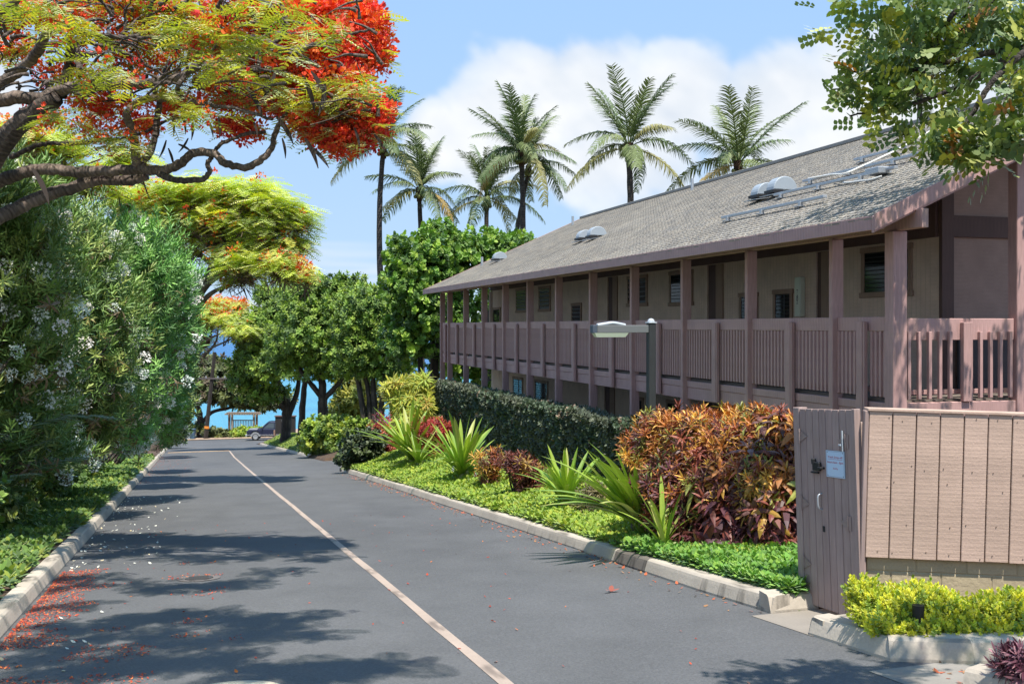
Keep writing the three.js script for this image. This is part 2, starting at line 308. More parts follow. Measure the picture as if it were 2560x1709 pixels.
{
  const N = 230, g = sheet((u, v) => { const s = -13 + v * 110, r = kerbR(s), x = mixn(-1.62, r + 0.1, u); return [x, roadY(s), -s]; }, 24, N);
  struct('road', tint(g, (x, y, z) => wearR(x, z)), M.asphalt);
  const c = sheet((u, v) => { const s = 96.9 + v * 9.5, x = mixn(-60, 75, u); return [x, roadY(s) + 0.004, -s]; }, 60, 8);
  struct('cross_street', tint(c, (x, y, z) => wearR(x, z)), M.asphalt);
  const d = sheet((u, v) => { const s = 37 + v * 10.2, x = mixn(5.9, 26, u); return [x, roadY(s) + 0.004, -s]; }, 20, 8);
  struct('side_drive', tint(d, (x, y, z) => wearR(x, z)), M.asphalt);
  const w = sheet((u, v) => { const s = 4.45 + v * 1.3, x = mixn(4.3, 9, u); return [x, roadY(s) + 0.004, -s]; }, 10, 2);
  struct('footpath', w, mat({ color: RGB(0.30, 0.285, 0.26), map: T.concrete, roughness: 0.95 }));
  const ap = sheet((u, v) => { const s = 6.8 + v * 0.9, x = mixn(4.58, 5.7, u); return [x, roadY(s) + 0.004, -s]; }, 6, 3);
  struct('door_apron', ap, mat({ color: RGB(0.30, 0.275, 0.245), map: T.concrete, roughness: 0.95 }));
  const verge = sheet((u, v) => { const s = 106.2 + v * 5, x = mixn(-60, 75, u); return [x, roadY(s) + 0.03 + 0.05 * fbm(x * 0.3, s, 2), -s]; }, 90, 6);
  struct('sandy_verge', verge, M.sand);
  const beach = sheet((u, v) => { const s = 118 + v * 26, x = mixn(-120, 150, u); return [x, roadY(s) + 0.05, -s]; }, 60, 10);
  struct('beach', beach, M.sand);
}
// centre line, drawn by hand and a little uneven; it bends right towards the crossing
{
  const R = rng(5), key = [[-12, 1.83], [2, 1.93], [7, 2.0], [20, 2.1], [42, 2.26], [58, 2.42], [70, 2.66], [78, 2.8]];
  const xs = (s) => { for (let i = 1; i < key.length; i++) if (s <= key[i][0]) { const t = (s - key[i - 1][0]) / (key[i][0] - key[i - 1][0]); return mixn(key[i - 1][1], key[i][1], t); } return key[key.length - 1][1]; };
  const g = sheet((u, v) => { const s = -12 + v * 84.6, w = 0.046 + 0.008 * (vnoise(s * 1.3, 0, 3) - 0.5); return [xs(s) + (u * 2 - 1) * w + 0.012 * (vnoise(s * 0.6, 5, 4) - 0.5), roadY(s) + 0.004, -s]; }, 1, 220);
  struct('centre_line', g, M.line);
  const st = sheet((u, v) => { const s = 73 + v * 1.1, x = mixn(-1.3, 2.75, u); return [x, roadY(s) + 0.004, -s]; }, 10, 1);
  struct('stop_line', st, M.stopline);
}
// kerbs: cast stones with a rounded edge, laid end to end
{
  const prof = [[0, -0.22], [-0.006, 0.02], [-0.034, 0.10], [-0.046, 0.128], [-0.07, 0.145], [-0.20, 0.15], [-0.20, -0.22]];   // battered face, rounded nose; the road lies towards +x
  const frame = new THREE.Matrix4();
  const mottled = mat({ color: RGB(0.20, 0.18, 0.16), map: T.concrete, roughness: 0.9 });  // darker concrete tone for a single kerb stone
  const stones = (parent, a, b, len = 2.4, m0 = M.kerb) => {            // the stones stand to the left of the way from a to b
    const L = a.distanceTo(b), n = Math.max(1, Math.round(L / len)), d = b.clone().sub(a).normalize();
    const zc = d.clone().negate(), xc = UPV.clone().cross(zc).normalize(), yc = zc.clone().cross(xc);
    for (let k = 0; k < n; k++) {
      const geo = extrudeZ(prof, L / n - 0.004, 0.0), uv = geo.attributes.uv, o = vseed() * 9; for (let i = 0; i < uv.count; i++) uv.setXY(i, uv.getX(i) + o, uv.getY(i) + o * 0.7);
      const m = part('kerb_stone', geo, m0, parent); const c = a.clone().lerp(b, (k + 0.5) / n);
      frame.makeBasis(xc, yc, zc); m.quaternion.setFromRotationMatrix(frame); m.position.copy(c); m.position.y += (vseed() - 0.5) * 0.006;
    }
  };
  const run = (name, label, pts, len) => { const g = thing(name, label, 'kerb'); for (let i = 1; i < pts.length; i++) stones(g, pts[i - 1], pts[i], len, pts[i].darkStone ? mottled : M.kerb); g.userData.kind = 'structure'; delete g.userData.category; return g; };
  const r = (x, s) => V(x, roadY(s), -s), rs = (x, s) => Object.assign(r(x, s), { darkStone: true });
  run('kerb', 'long concrete kerb along the left road edge under the oleanders', [r(-1.5, -2), r(-1.5, 30), r(-1.5, 91)], 2.6);
  run('kerb', 'concrete kerb below the green planting bank on the right', [r(kerbR(37), 37), r(kerbR(28), 28), r(kerbR(20), 20), r(kerbR(12), 12), r(4.80, 11.2), rs(4.79, 10.3), r(4.76, 9), r(4.78, 7.72), r(5.25, 7.70)], 2.8);
  run('kerb', 'stained kerb with stains bending round the golden shrubs by the plank shed', [r(5.2, 6.9), r(4.62, 6.92), r(4.58, 6.86), r(4.60, 5.92), r(5.05, 5.62), r(5.5, 5.52), r(8.8, 5.2)], 1.4);
  run('kerb', 'kerb corner cut by the bottom right edge, by the purple plant', [r(4.46, 5.08), r(4.55, 4.7), r(4.78, 3.9), r(5.1, 2.2)], 1.2);
  run('kerb', 'kerb return at the bottom right corner beside the footpath', [r(9, 4.7), r(6.5, 4.9), r(4.62, 5.08)], 1.5);
  run('kerb', 'kerb round the lawn island at the far side drive', [r(5.85, 90), r(5.85, 70), r(5.85, 53.7), r(6.85, 47.2), r(12, 46.9), r(20, 46.9)], 2.4);
  run('kerb', 'kerb turning into the side drive behind the low shrubs', [r(20, 37.1), r(8, 37.15), r(5.35, 37.1)], 2.4);
}
// drain mouth at the far end of the right kerb; manholes
solo('kerb_drain', 'dark square drain mouth in the far end of the right kerb', 'drain', bx(-0.012, 0.03, -0.02, 0.10, -0.17, 0.17, 0.002), M.black, V(kerbR(36.6) - 0.004, roadY(36.6), -36.6));
{
  const man = (label, p, r, collar, cm) => {
    const t = thing('manhole', label, 'manhole', p, 0); t.rotation.x = -Math.atan(SLOPE);
    part('collar', new THREE.RingGeometry(r * 0.66, r, 36).toNonIndexed().rotateX(-Math.PI / 2).translate(0, 0.006, 0), cm, t);
    part('lid', merge([cyl(r * 0.64, r * 0.64, 0.012, 32, 0, 0, 0), ...Array.from({ length: 7 }, (_, i) => box(r * 0.9, 0.006, 0.02, 0, 0.0145, (i - 3) * r * 0.14, 0))]), mat({ color: RGB(0.09, 0.085, 0.08), roughness: 0.6, metalness: 0.5 }), t);
  };
  man('round manhole with pale collar at the bottom edge of the road', onRoad(575, 1738), 0.36, 0, mat({ color: RGB(0.62, 0.57, 0.46), map: T.concrete, roughness: 0.9 }));
  man('small dark manhole lid in the shade of the flame tree', onRoad(497, 1446), 0.24, 0, mat({ color: RGB(0.16, 0.15, 0.15), map: T.concrete, roughness: 0.9 }));
}
// sea: turquoise over the sandy shelf, deep blue beyond its ragged edge
{
  const SEA = -12.35;
  const g = sheet((u, v) => { const s = 128 + Math.pow(v, 2.6) * 7000, x = mixn(-1, 1, u) * (260 + 1.3 * (s - 128)); return [x, SEA, -s]; }, 70, 90);
  const shelf = RGB(0.10, 0.34, 0.42), deep = RGB(0.03, 0.15, 0.33);
  tint(g, (x, y, z) => { const s = -z, e = fbm(x * 0.012 + 4, s * 0.02, 4, 81), r = fbm(x * 0.05, s * 0.07, 3, 83); const k = ss(260, 360, s + (e - 0.5) * 220), q = ss(0.58, 0.7, r) * 0.35 * (1 - k); const c = shelf.clone().lerp(deep, Math.max(k, q)); return [c.r, c.g, c.b]; });
  struct('sea', g, new THREE.MeshPhysicalMaterial({ color: 0xffffff, vertexColors: true, map: T.sea, bumpMap: T.seaBump, bumpScale: 0.5, roughness: 0.35 }));
}
// ---------------------------------------------------------------- the two-storey building; local x across (away from the road), -z along it, y up from its ground floor
const BASE = 3.72;                              // the floor lies this far below eye level
const hotel = thing('apartment_building', 'two-storey brown timber building with long balcony and grey shingle roof', 'building', V(8.53, EYE - BASE, -10.83), -0.01134);
const inHotel = (px, py, a) => {                // point of the photograph on the plane x = a of the building
  const o = hotel.position, dir = at(px, py, 1).sub(camera.position), c = Math.cos(0.01134), s = Math.sin(0.01134);
  const nx = V(c, 0, s); const d = nx.dot(o) + a; const k = (d - nx.dot(camera.position)) / nx.dot(dir);
  const p = camera.position.clone().addScaledVector(dir, k).sub(o); return { b: -(p.z * c - p.x * s), y: p.y };
};
const Yb = (rel) => rel + BASE;
{
  const L = 25.6, W = 1.8, H = hotel, RISE = 0.455, EA = -0.55, EY = Yb(1.338), RA = 5.69, N0 = -0.28, N1 = 25.95;
  const roofY = (a) => EY + (a - EA) * RISE;
  // walls
  part('long_wall', bx(W, W + 0.12, 0, roofY(W) - 0.12, -1.4, -25.2, 0), M.wall, H);
  const grooves = []; for (let b = 1.6; b < 25; b += 0.102) grooves.push(bx(W - 0.002, W + 0.002, 0.02, Yb(1.28), -b, -b - 0.008, 0));
  tag(part('wall_groove', merge(grooves), mat({ color: RGB(0.52, 0.42, 0.31), roughness: 0.95 }), H), null, null, null, 'stuff');
  { // end wall under the gable, with its dark beams
    const s = extrudeZ([[W + 0.125, 0], [W + 0.125, roofY(W + 0.125) - 0.13], [RA, roofY(RA) - 0.13], [11.2, roofY(2 * RA - 11.2) - 0.13], [11.2, 0]], 0.12); s.translate(0, 0, -1.46); part('gable_wall', s, M.wallPink, H);
    part('far_gable_wall', s.clone().translate(0, 0, -23.7), M.wallPink, H);
    part('corner_board', bx(W - 0.02, W + 0.19, 0, Yb(2.2), -1.33, -1.398, 0.004), M.darkPaint, H);
    part('gable_beam', bx(W + 0.19, 11.1, Yb(1.29), Yb(1.60), -1.35, -1.399, 0.004), M.darkPaint, H);
    part('back_wall', bx(11.08, 11.2, 0, Yb(1.3), -1.55, -25.1, 0), M.wall, H);
  }
  part('wall_beam', bx(W - 0.06, W - 0.001, Yb(1.29), roofY(W) - 0.16, -1.42, -25.2, 0.004), M.darkPaint, H);
  part('floor_slab', bx(0.16, 11.2, -1.6, -0.004, -0.2, -25.6, 0.01), M.deck, H);
  // deck
  part('deck', merge([bx(0.12, W - 0.002, Yb(-1.15), Yb(-0.95), -0.12, -L + 0.1, 0.004), bx(W, 10, Yb(-1.15), Yb(-0.951), -0.12, -1.398, 0.004)]), M.deck, H);
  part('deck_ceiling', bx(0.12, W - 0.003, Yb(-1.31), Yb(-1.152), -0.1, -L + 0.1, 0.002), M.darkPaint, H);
  const posts = [1.36]; for (let b = 3.66; b < 24.5; b += 2.3) posts.push(b); posts.push(25.52);
  const spans = [0, ...posts];
  // rim boards and rail boards, one per bay
  for (let i = 1; i < spans.length; i++) {
    const z0 = -spans[i - 1] - (i === 1 ? 0.19 : 0.046), z1 = -spans[i] + 0.046;
    part('rim_board', bx(0.035, 0.085, Yb(-1.10), Yb(-0.99), z0, z1), M.paint, H);
    part('rim_beam', bx(0.045, 0.11, Yb(-1.315), Yb(-1.103), z0, z1), M.paint, H);
    part('rail_board', bx(0.03, 0.075, Yb(-0.065), Yb(0.12), z0, z1), M.paint, H);
    part('rail_stringer', bx(0.078, 0.11, Yb(-0.86), Yb(-0.80), z0, z1, 0.003), M.paint, H);
  }
  // posts
  const pg = box(0.18, Yb(1.2) + 0.6, 0.088, 0.04, (Yb(1.2) - 0.6) / 2, 0, 0.008);
  for (const b of posts) part('post', pg, M.paint, H, V(0, 0, -b));
  part('corner_post', bx(-0.06, 0.15, -0.6, Yb(1.2), 0.0, -0.18, 0.01), M.paint, H);
  part('post', bx(1.86, 2.06, 0, roofY(1.9) - 0.25, 0.0, -0.17, 0.01), M.paint, H);
  part('post', bx(5.6, 5.8, 0, roofY(5.6) - 0.25, 0.0, -0.17, 0.01), M.paint, H);
  // rail posts between: a board with a thin strip on its near side
  const rp = merge([box(0.075, 1.35, 0.13, -0.016, Yb(0.06) - 0.675, 0, 0.005), box(0.055, 1.35, 0.035, -0.02, Yb(0.06) - 0.675, 0.09, 0.004)]);
  for (let i = 1; i < spans.length; i++) part('rail_post', rp, M.paint, H, V(0, 0, -(i === 1 ? 0.72 : (spans[i - 1] + spans[i]) / 2 - 0.06)));
  // balusters
  const bal = box(0.042, 0.85, 0.042, 0.05, Yb(-0.068) - 0.425, 0, 0.004); let nb = 0;
  for (let i = 1; i < spans.length; i++) {
    const b0 = spans[i - 1] + (i === 1 ? 0.21 : 0.06), b1 = spans[i] - 0.06, n = Math.round((b1 - b0) / 0.0935), mid = i === 1 ? 0.72 : (spans[i - 1] + spans[i]) / 2 - 0.06;
    for (let k = 0; k <= n; k++) { const b = b0 + (b1 - b0) * (k / n); if (Math.abs(b - mid) < 0.07) continue; part('baluster', bal, M.paint, H, V(0, 0, -b)); nb++; }
  }
  // gable rail
  for (const [a0, a1, mid] of [[0.155, 1.855, 1.07], [2.065, 5.59, 3.8]]) {
    part('gable_rail_board', bx(a0, a1, Yb(-0.18), Yb(0.10), -0.05, -0.10), M.paint, H);
    part('gable_sill', bx(a0, a1, Yb(-1.22), Yb(-0.975), -0.02, -0.11), M.paint, H);
    part('gable_stringer', bx(a0, a1, Yb(-0.88), Yb(-0.82), -0.145, -0.17, 0.003), M.paint, H);
    part('gable_rail_post', merge([bx(mid - 0.075, mid + 0.045, Yb(-0.97), Yb(0.05), 0.02, -0.048, 0.005), bx(mid + 0.052, mid + 0.085, Yb(-0.97), Yb(0.05), 0.0, -0.048, 0.004)]), M.paint, H);
    const gb = box(0.046, 0.86, 0.046, 0, Yb(-0.07) - 0.43, -0.024, 0.004);
    for (let a = a0 + 0.03; a < a1; a += 0.158) if (Math.abs(a - mid) > 0.11) part('gable_baluster', gb, M.paint, H, V(a, 0, 0));
  }
  // lattice screen dimly seen behind the gable rail
  part('porch_screen', bx(W + 0.25, 5.4, Yb(-0.94), Yb(0.02), -1.30, -1.345, 0.003), mat({ color: RGB(0.13, 0.115, 0.12), map: T.grain }), H);
  // header beam on the posts with its sunlit end
  part('header_beam', bx(0.0, 0.10, Yb(1.203), Yb(1.44), 0.45, -L, 0.01), M.paint, H);
  part('beam_end', bx(0.004, 0.096, Yb(1.207), Yb(1.436), 0.456, 0.4505, 0.0), M.paintEnd, H);
  // roof
  const roof = sub('roof', H);
  const slab = (a0, a1, y0, y1, t) => { const g = new GB(), q = (a, y, b) => [a, y, -b]; const f = (b) => [q(a0, y0, b), q(a1, y1, b), q(a1, y1 - t, b), q(a0, y0 - t, b)]; const A = f(N0), B = f(N1); g.quad(A[0], A[1], B[1], B[0]); g.quad(A[3], B[3], B[2], A[2]); g.quad(A[0], A[3], A[2], A[1]); g.quad(B[0], B[1], B[2], B[3]); g.quad(A[0], B[0], B[3], A[3]); g.quad(A[1], A[2], B[2], B[1]); return metricUV(g.build()); };
  part('roof_deck', slab(EA + 0.01, RA, EY - 0.02, roofY(RA) - 0.02, 0.06), M.darkPaint, roof);
  part('rear_slope', slab(RA, 2 * RA - EA, roofY(RA), EY, 0.08), mat({ color: RGB(0.28, 0.245, 0.215), map: T.rough }), roof);
  let fb = N0;
  for (let k = 0; k < 6; k++) { const f1 = Math.min(N1, fb + (k === 0 ? 5.6 : 4.3)); part('fascia', bx(EA - 0.04, EA, Yb(1.17), EY + 0.005, -fb - 0.002, -f1 + 0.004, 0.003), M.paint, roof); fb = f1; if (fb >= N1) break; }
  part('soffit', bx(EA + 0.003, EA + 0.16, Yb(1.185), Yb(1.215), -N0 - 0.02, -N1, 0.002), M.trim, roof);
  const barge = (b0, b1) => { const g = new GB(); const q = (a, dy, b) => [a, roofY(a) + dy, -b]; const F = (b) => [q(EA - 0.04, 0.012, b), q(RA, 0.012, b), q(RA, -0.2, b), q(EA - 0.04, -0.185, b)]; const A = F(b0), B = F(b1); g.quad(A[3], A[2], A[1], A[0]); g.quad(B[0], B[1], B[2], B[3]); g.quad(A[0], A[1], B[1], B[0]); g.quad(A[3], B[3], B[2], A[2]); g.quad(A[0], B[0], B[3], A[3]); return metricUV(g.build()); };
  part('barge_board', barge(N0 - 0.045, N0 - 0.003), M.paint, roof);
  part('verge_trim', barge(N0 - 0.075, N0 - 0.048).translate(0, 0.03, 0), M.paint, roof);
  part('barge_board', barge(N1 + 0.003, N1 + 0.045), M.paint, roof);
  // shingles: staggered tabs, each with a thick lower edge
  {
    const ex = 0.125, tw = 0.168, len = Math.hypot(RA - EA, (RA - EA) * RISE), ang = Math.atan(RISE), R = rng(91);
    const tab = new GB(); { const w = (tw - 0.014) / 2, l = 0.2, t0 = 0.021, t1 = 0.004; const P = [[-w, t0, 0], [w, t0, 0], [w, t1, -l], [-w, t1, -l]]; tab.quad(P[0], P[1], P[2], P[3]); tab.quad([-w, 0, 0], [w, 0, 0], P[1], P[0]); tab.quad([-w, 0, 0], P[0], P[3], [-w, 0, -l]); tab.quad([w, 0, 0], [w, 0, -l], P[2], P[1]); }
    const tg = tab.build();                     // local: lower edge at z = 0 facing +z, runs up towards -z
    const tones = [[0.45, 0.42, 0.37], [0.54, 0.50, 0.43], [0.36, 0.34, 0.31], [0.48, 0.435, 0.37], [0.42, 0.40, 0.365]];
    const mats = tones.map((c) => mat({ color: RGB(...c), map: T.rough, roughness: 0.95 })), base = mat({ color: RGB(1, 1, 1), map: T.rough, roughness: 0.95 });
    const q = new THREE.Quaternion(), xa = V(0, 0, -1), za = V(-Math.cos(ang), -Math.sin(ang), 0), ya = za.clone().cross(xa);
    q.setFromRotationMatrix(new THREE.Matrix4().makeBasis(xa, ya, za));
    const all = [];
    for (let r = 0; r * ex < len - 0.02; r++) for (let b = N0 - 0.03 + (r % 2) * tw * 0.5 + (R() - 0.5) * 0.03; b < N1 + 0.02; b += tw) {
      const d = r * ex - 0.045 + (R() - 0.5) * 0.018, a = EA + d * Math.cos(ang);
      all.push([V(a, roofY(a) + 0.004, -b - tw / 2), b, r, Math.floor(R() * 5), 0.95 + R() * 0.1]);
    }
    all.sort((m, n) => (m[1] * 1.0 + m[2] * 0.10) - (n[1] + n[2] * 0.10));
    all.slice(0, 300).forEach(([p, , , k, s]) => { const m = part('shingle', tg, mats[k], roof, p); m.quaternion.copy(q); m.scale.set(s, 1, 1); });
    instances('shingles', tg, base, all.slice(300).map(([p, , , k, s]) => [p, q, V(s, 1, 1), RGB(...tones[k].map((c) => c * (0.94 + 0.12 * vnoise(p.z * 0.7, p.x * 2, 5))))]), roof);
    part('ridge_cap', merge([bx(RA - 0.16, RA + 0.0, roofY(RA) - 0.055, roofY(RA) + 0.03, -N0, -N1, 0.01)]), mats[2], roof);
  }
  // windows, doors, fittings, measured on the wall
  const win = (x0, x1, y0, y1, kind, lower) => {
    const p0 = inHotel(x1, y0, W), p1 = inHotel(x0, y1, W); const b0 = p0.b, b1 = p1.b, top = (p0.y + inHotel(x0, y0, W).y) / 2, bot = lower !== undefined ? lower : (p1.y + inHotel(x1, y1, W).y) / 2;
    const g = sub('window', H, V(W, bot, -(b0 + b1) / 2)), w = b1 - b0, h = top - bot, f = 0.085;
    part('frame', merge([bx(-0.035, -0.002, h - f, h, -w / 2 - 0.02, w / 2 + 0.02), bx(-0.045, -0.002, -0.02, f - 0.02, -w / 2 - 0.03, w / 2 + 0.03), bx(-0.03, -0.002, f - 0.02, h - f, -w / 2, -w / 2 + f), bx(-0.03, -0.002, f - 0.02, h - f, w / 2 - f, w / 2)]), M.trim, g);
    part('darkRoom', bx(-0.008, -0.003, f - 0.02, h - f, -w / 2 + f, w / 2 - f, 0), M.darkRoom, g);  // flat dark panel painted in place of the unlit interior
    if (kind === 'louvre') { const n = Math.round((h - f * 2) / 0.11), sl = box(0.02, 0.085, w - 2 * f - 0.006, 0, 0, 0, 0.002).rotateZ(0.35); for (let k = 0; k < n; k++) part('louvre', sl, mat({ color: RGB(0.05, 0.052, 0.055), roughness: 0.25 }), g, V(-0.022, f + 0.02 + (k + 0.5) * (h - 2 * f) / n, 0)); } else {
      part('pane', bx(-0.018, -0.016, f - 0.018, h - f - 0.002, -w / 2 + f + 0.002, w / 2 - f - 0.002, 0), M.pane, g);
      part('mullion', bx(-0.027, -0.012, f - 0.02, h - f, w * 0.1 - 0.018, w * 0.1 + 0.018, 0.002), M.black, g);
      const n = Math.round((h - 2 * f) / 0.07), sl = box(0.003, 0.05, w - 2 * f - 0.01, 0, 0, 0, 0).rotateZ(0.5), bm = mat({ color: RGB(0.035, 0.035, 0.032), roughness: 0.9 }); tag(part('blind_slats', merge(Array.from({ length: n }, (_, k) => sl.clone().translate(-0.0115, f + 0.01 + (k + 0.4) * (h - 2 * f) / n, 0).scale(1, 1, 1))), bm, g), null, null, null, 'stuff');
    }
  };
  for (const [x0, x1, y0, y1, k] of [[1291, 1318, 721, 780, 'louvre'], [1348, 1377, 715, 777, 'louvre'], [1570, 1620, 688, 764, 'louvre'], [1675, 1734, 676, 762, 'sash'], [2156, 2283, 614, 739, 'sash']]) win(x0, x1, y0, y1, k);
  for (const [x0, x1, y0, k] of [[1233, 1252, 768, 'sash'], [1430, 1455, 757, 'louvre'], [1850, 1897, 731, 'sash'], [1935, 1984, 723, 'sash']]) win(x0, x1, y0, y0 + 80, k, Yb(-0.05));
  for (const [x0, x1, y0] of [[1283, 1308, 942], [1338, 1371, 950], [1592, 1610, 992], [1668, 1700, 1000], [1424, 1446, 1010]]) { const t = inHotel(x0, y0, W).y; win(x0, x1, y0, y0 + 60, 'sash', t - 1.15); }
  const door = (x0, x1, lvl, top) => {
    const b0 = inHotel(x1, 800, W).b, b1 = inHotel(x0, 800, W).b, w = b1 - b0, g = sub('door', H, V(W, lvl, -(b0 + b1) / 2));
    part('leaf', bx(-0.02, -0.002, 0.01, top, -w / 2 + 0.12, w / 2 - 0.3, 0.004), M.darkPaint, g);
    part('side_panel', bx(-0.03, -0.002, 0.01, top, w / 2 - 0.295, w / 2, 0.004), M.trim, g);
    part('jamb', bx(-0.05, -0.002, 0, top, -w / 2 + 0.04, -w / 2 + 0.115, 0.004), M.wall, g);
    part('knob', new THREE.SphereGeometry(0.03, 8, 6).toNonIndexed().translate(-0.05, 1.0, w / 2 - 0.36), M.galv, g);
  };
  for (const [x0, x1] of [[1519, 1545], [1767, 1810], [2037, 2082], [1225, 1231]]) door(x0, x1, Yb(-0.948), 2.22);
  for (const [x0, x1] of [[1511, 1538], [1761, 1800]]) door(x0, x1, 0.002, 2.3);
  { // upright pale sign box with four dark characters
    const p = inHotel(2014, 692, W), q2 = inHotel(1999, 791, W), h = p.y - q2.y, w = q2.b - p.b;
    const g = sub('sign_box', H, V(W, q2.y, -(p.b + q2.b) / 2));
    part('case', bx(-0.10, -0.002, 0, h, -w / 2, w / 2, 0.008), mat({ color: RGB(0.62, 0.66, 0.55), roughness: 0.5 }), g);
    const c = document.createElement('canvas'); c.width = 64; c.height = 256; const k = c.getContext('2d'); k.fillStyle = '#c9cfba'; k.fillRect(0, 0, 64, 256); k.fillStyle = '#10130f'; k.textAlign = 'center';
    [['7', 104, 34], ['1', 128, 26], ['8', 152, 44], ['2', 176, 34]].forEach(([t, y, s]) => { k.font = `bold ${s}px serif`; k.fillText(t, 32, y); });
    const ct = new THREE.CanvasTexture(c); ct.colorSpace = THREE.SRGBColorSpace;
    const f = new THREE.PlaneGeometry(w - 0.02, h - 0.03).toNonIndexed().rotateY(-Math.PI / 2).translate(-0.104, h / 2, 0); part('sign_face', f, mat({ map: ct, roughness: 0.5 }), g);
  }
  // things on the roof: hoods, solar rails, pipes, a cable
  const onRoof = (px, py, lift = 0) => { // local point on the front slope
    const o = H.position, dir = at(px, py, 1).sub(camera.position).applyAxisAngle(UPV, 0.01134), e = camera.position.clone().sub(o).applyAxisAngle(UPV, 0.01134);
    const k = (EY + lift - EA * RISE + RISE * e.x - e.y) / (dir.y - RISE * dir.x); return e.addScaledVector(dir, k);
  };
  const hood = (px, py, w) => {
    const p = onRoof(px, py, 0.06), g = sub('roof_hood', roof, p), arc = []; for (let k = 0; k <= 14; k++) { const a = Math.PI * k / 14; arc.push([-Math.cos(a) * w / 2, Math.sin(a) * w * 0.5]); }
    part('hood', extrudeZ(arc, 0.27, 0.012), mat({ color: RGB(0.33, 0.37, 0.40), roughness: 0.45 }), g);
    part('opening', bx(-w / 2 - 0.03, -w / 2 + 0.2, -0.06, -0.005, -0.16, 0.16, 0.004), M.black, g);
    part('flashing', bx(-w / 2 - 0.1, w / 2, -0.075, -0.062, -0.22, 0.22, 0).applyMatrix4(new THREE.Matrix4().makeRotationZ(0.12)), M.galv, g);
  };
  hood(1955, 476, 0.50); hood(1912, 488, 0.46); hood(1492, 589, 0.48); hood(1462, 595, 0.44); hood(1249, 647, 0.48);
  const rail = (x0, y0, x1, y1, lift = 0.09) => {
    const a = onRoof(x0, y0, lift), b = onRoof(x1, y1, lift); b.x = a.x; b.y = a.y; const g = sub('solar_rail', roof, a), n = a.z - b.z;
    const d = Math.abs(n), dz = n > 0 ? -1 : 1;
    part('rail', box(0.07, 0.045, d, 0, 0, dz * d / 2, 0.005), M.galv, g);
    for (let t = 0.25; t < d; t += 1.15) { part('foot', merge([box(0.06, 0.075, 0.06, -0.03, -0.055, dz * t, 0.004), box(0.13, 0.012, 0.1, -0.05, -0.083, dz * t, 0)]), M.galv, g); }
  };
  rail(1807, 544, 2059, 493); rail(1938, 487, 2216, 430); rail(2010, 453, 2305, 384); rail(2138, 399, 2262, 368);
  for (const [x, y] of [[1731, 474], [1432, 562], [1205, 664]]) { const p = onRoof(x, y, 0); part('vent_pipe', cyl(0.045, 0.045, 0.42, 10, p.x, p.y - 0.1, p.z), M.galv, roof); }
  { const pts = [[2022, 446], [2080, 436], [2118, 432], [2150, 418], [2200, 395], [2240, 376], [2300, 342], [2340, 320]].map(([x, y]) => onRoof(x, y, 0.12)); part('cable', limb(pts, 0.016, 0.016, 6), mat({ color: RGB(0.75, 0.73, 0.66), roughness: 0.6 }), roof);
    const jb = onRoof(2196, 428, 0.1); part('junction_box', merge([box(0.24, 0.10, 0.34, jb.x, jb.y, jb.z, 0.01)]), M.galv, roof);
    const sag = [[2205, 440], [2180, 448], [2150, 452], [2120, 456], [2085, 452]].map(([x, y]) => onRoof(x, y, 0.04)); part('cable', limb(sag, 0.014, 0.014, 6), mat({ color: RGB(0.7, 0.7, 0.66) }), roof); }
}
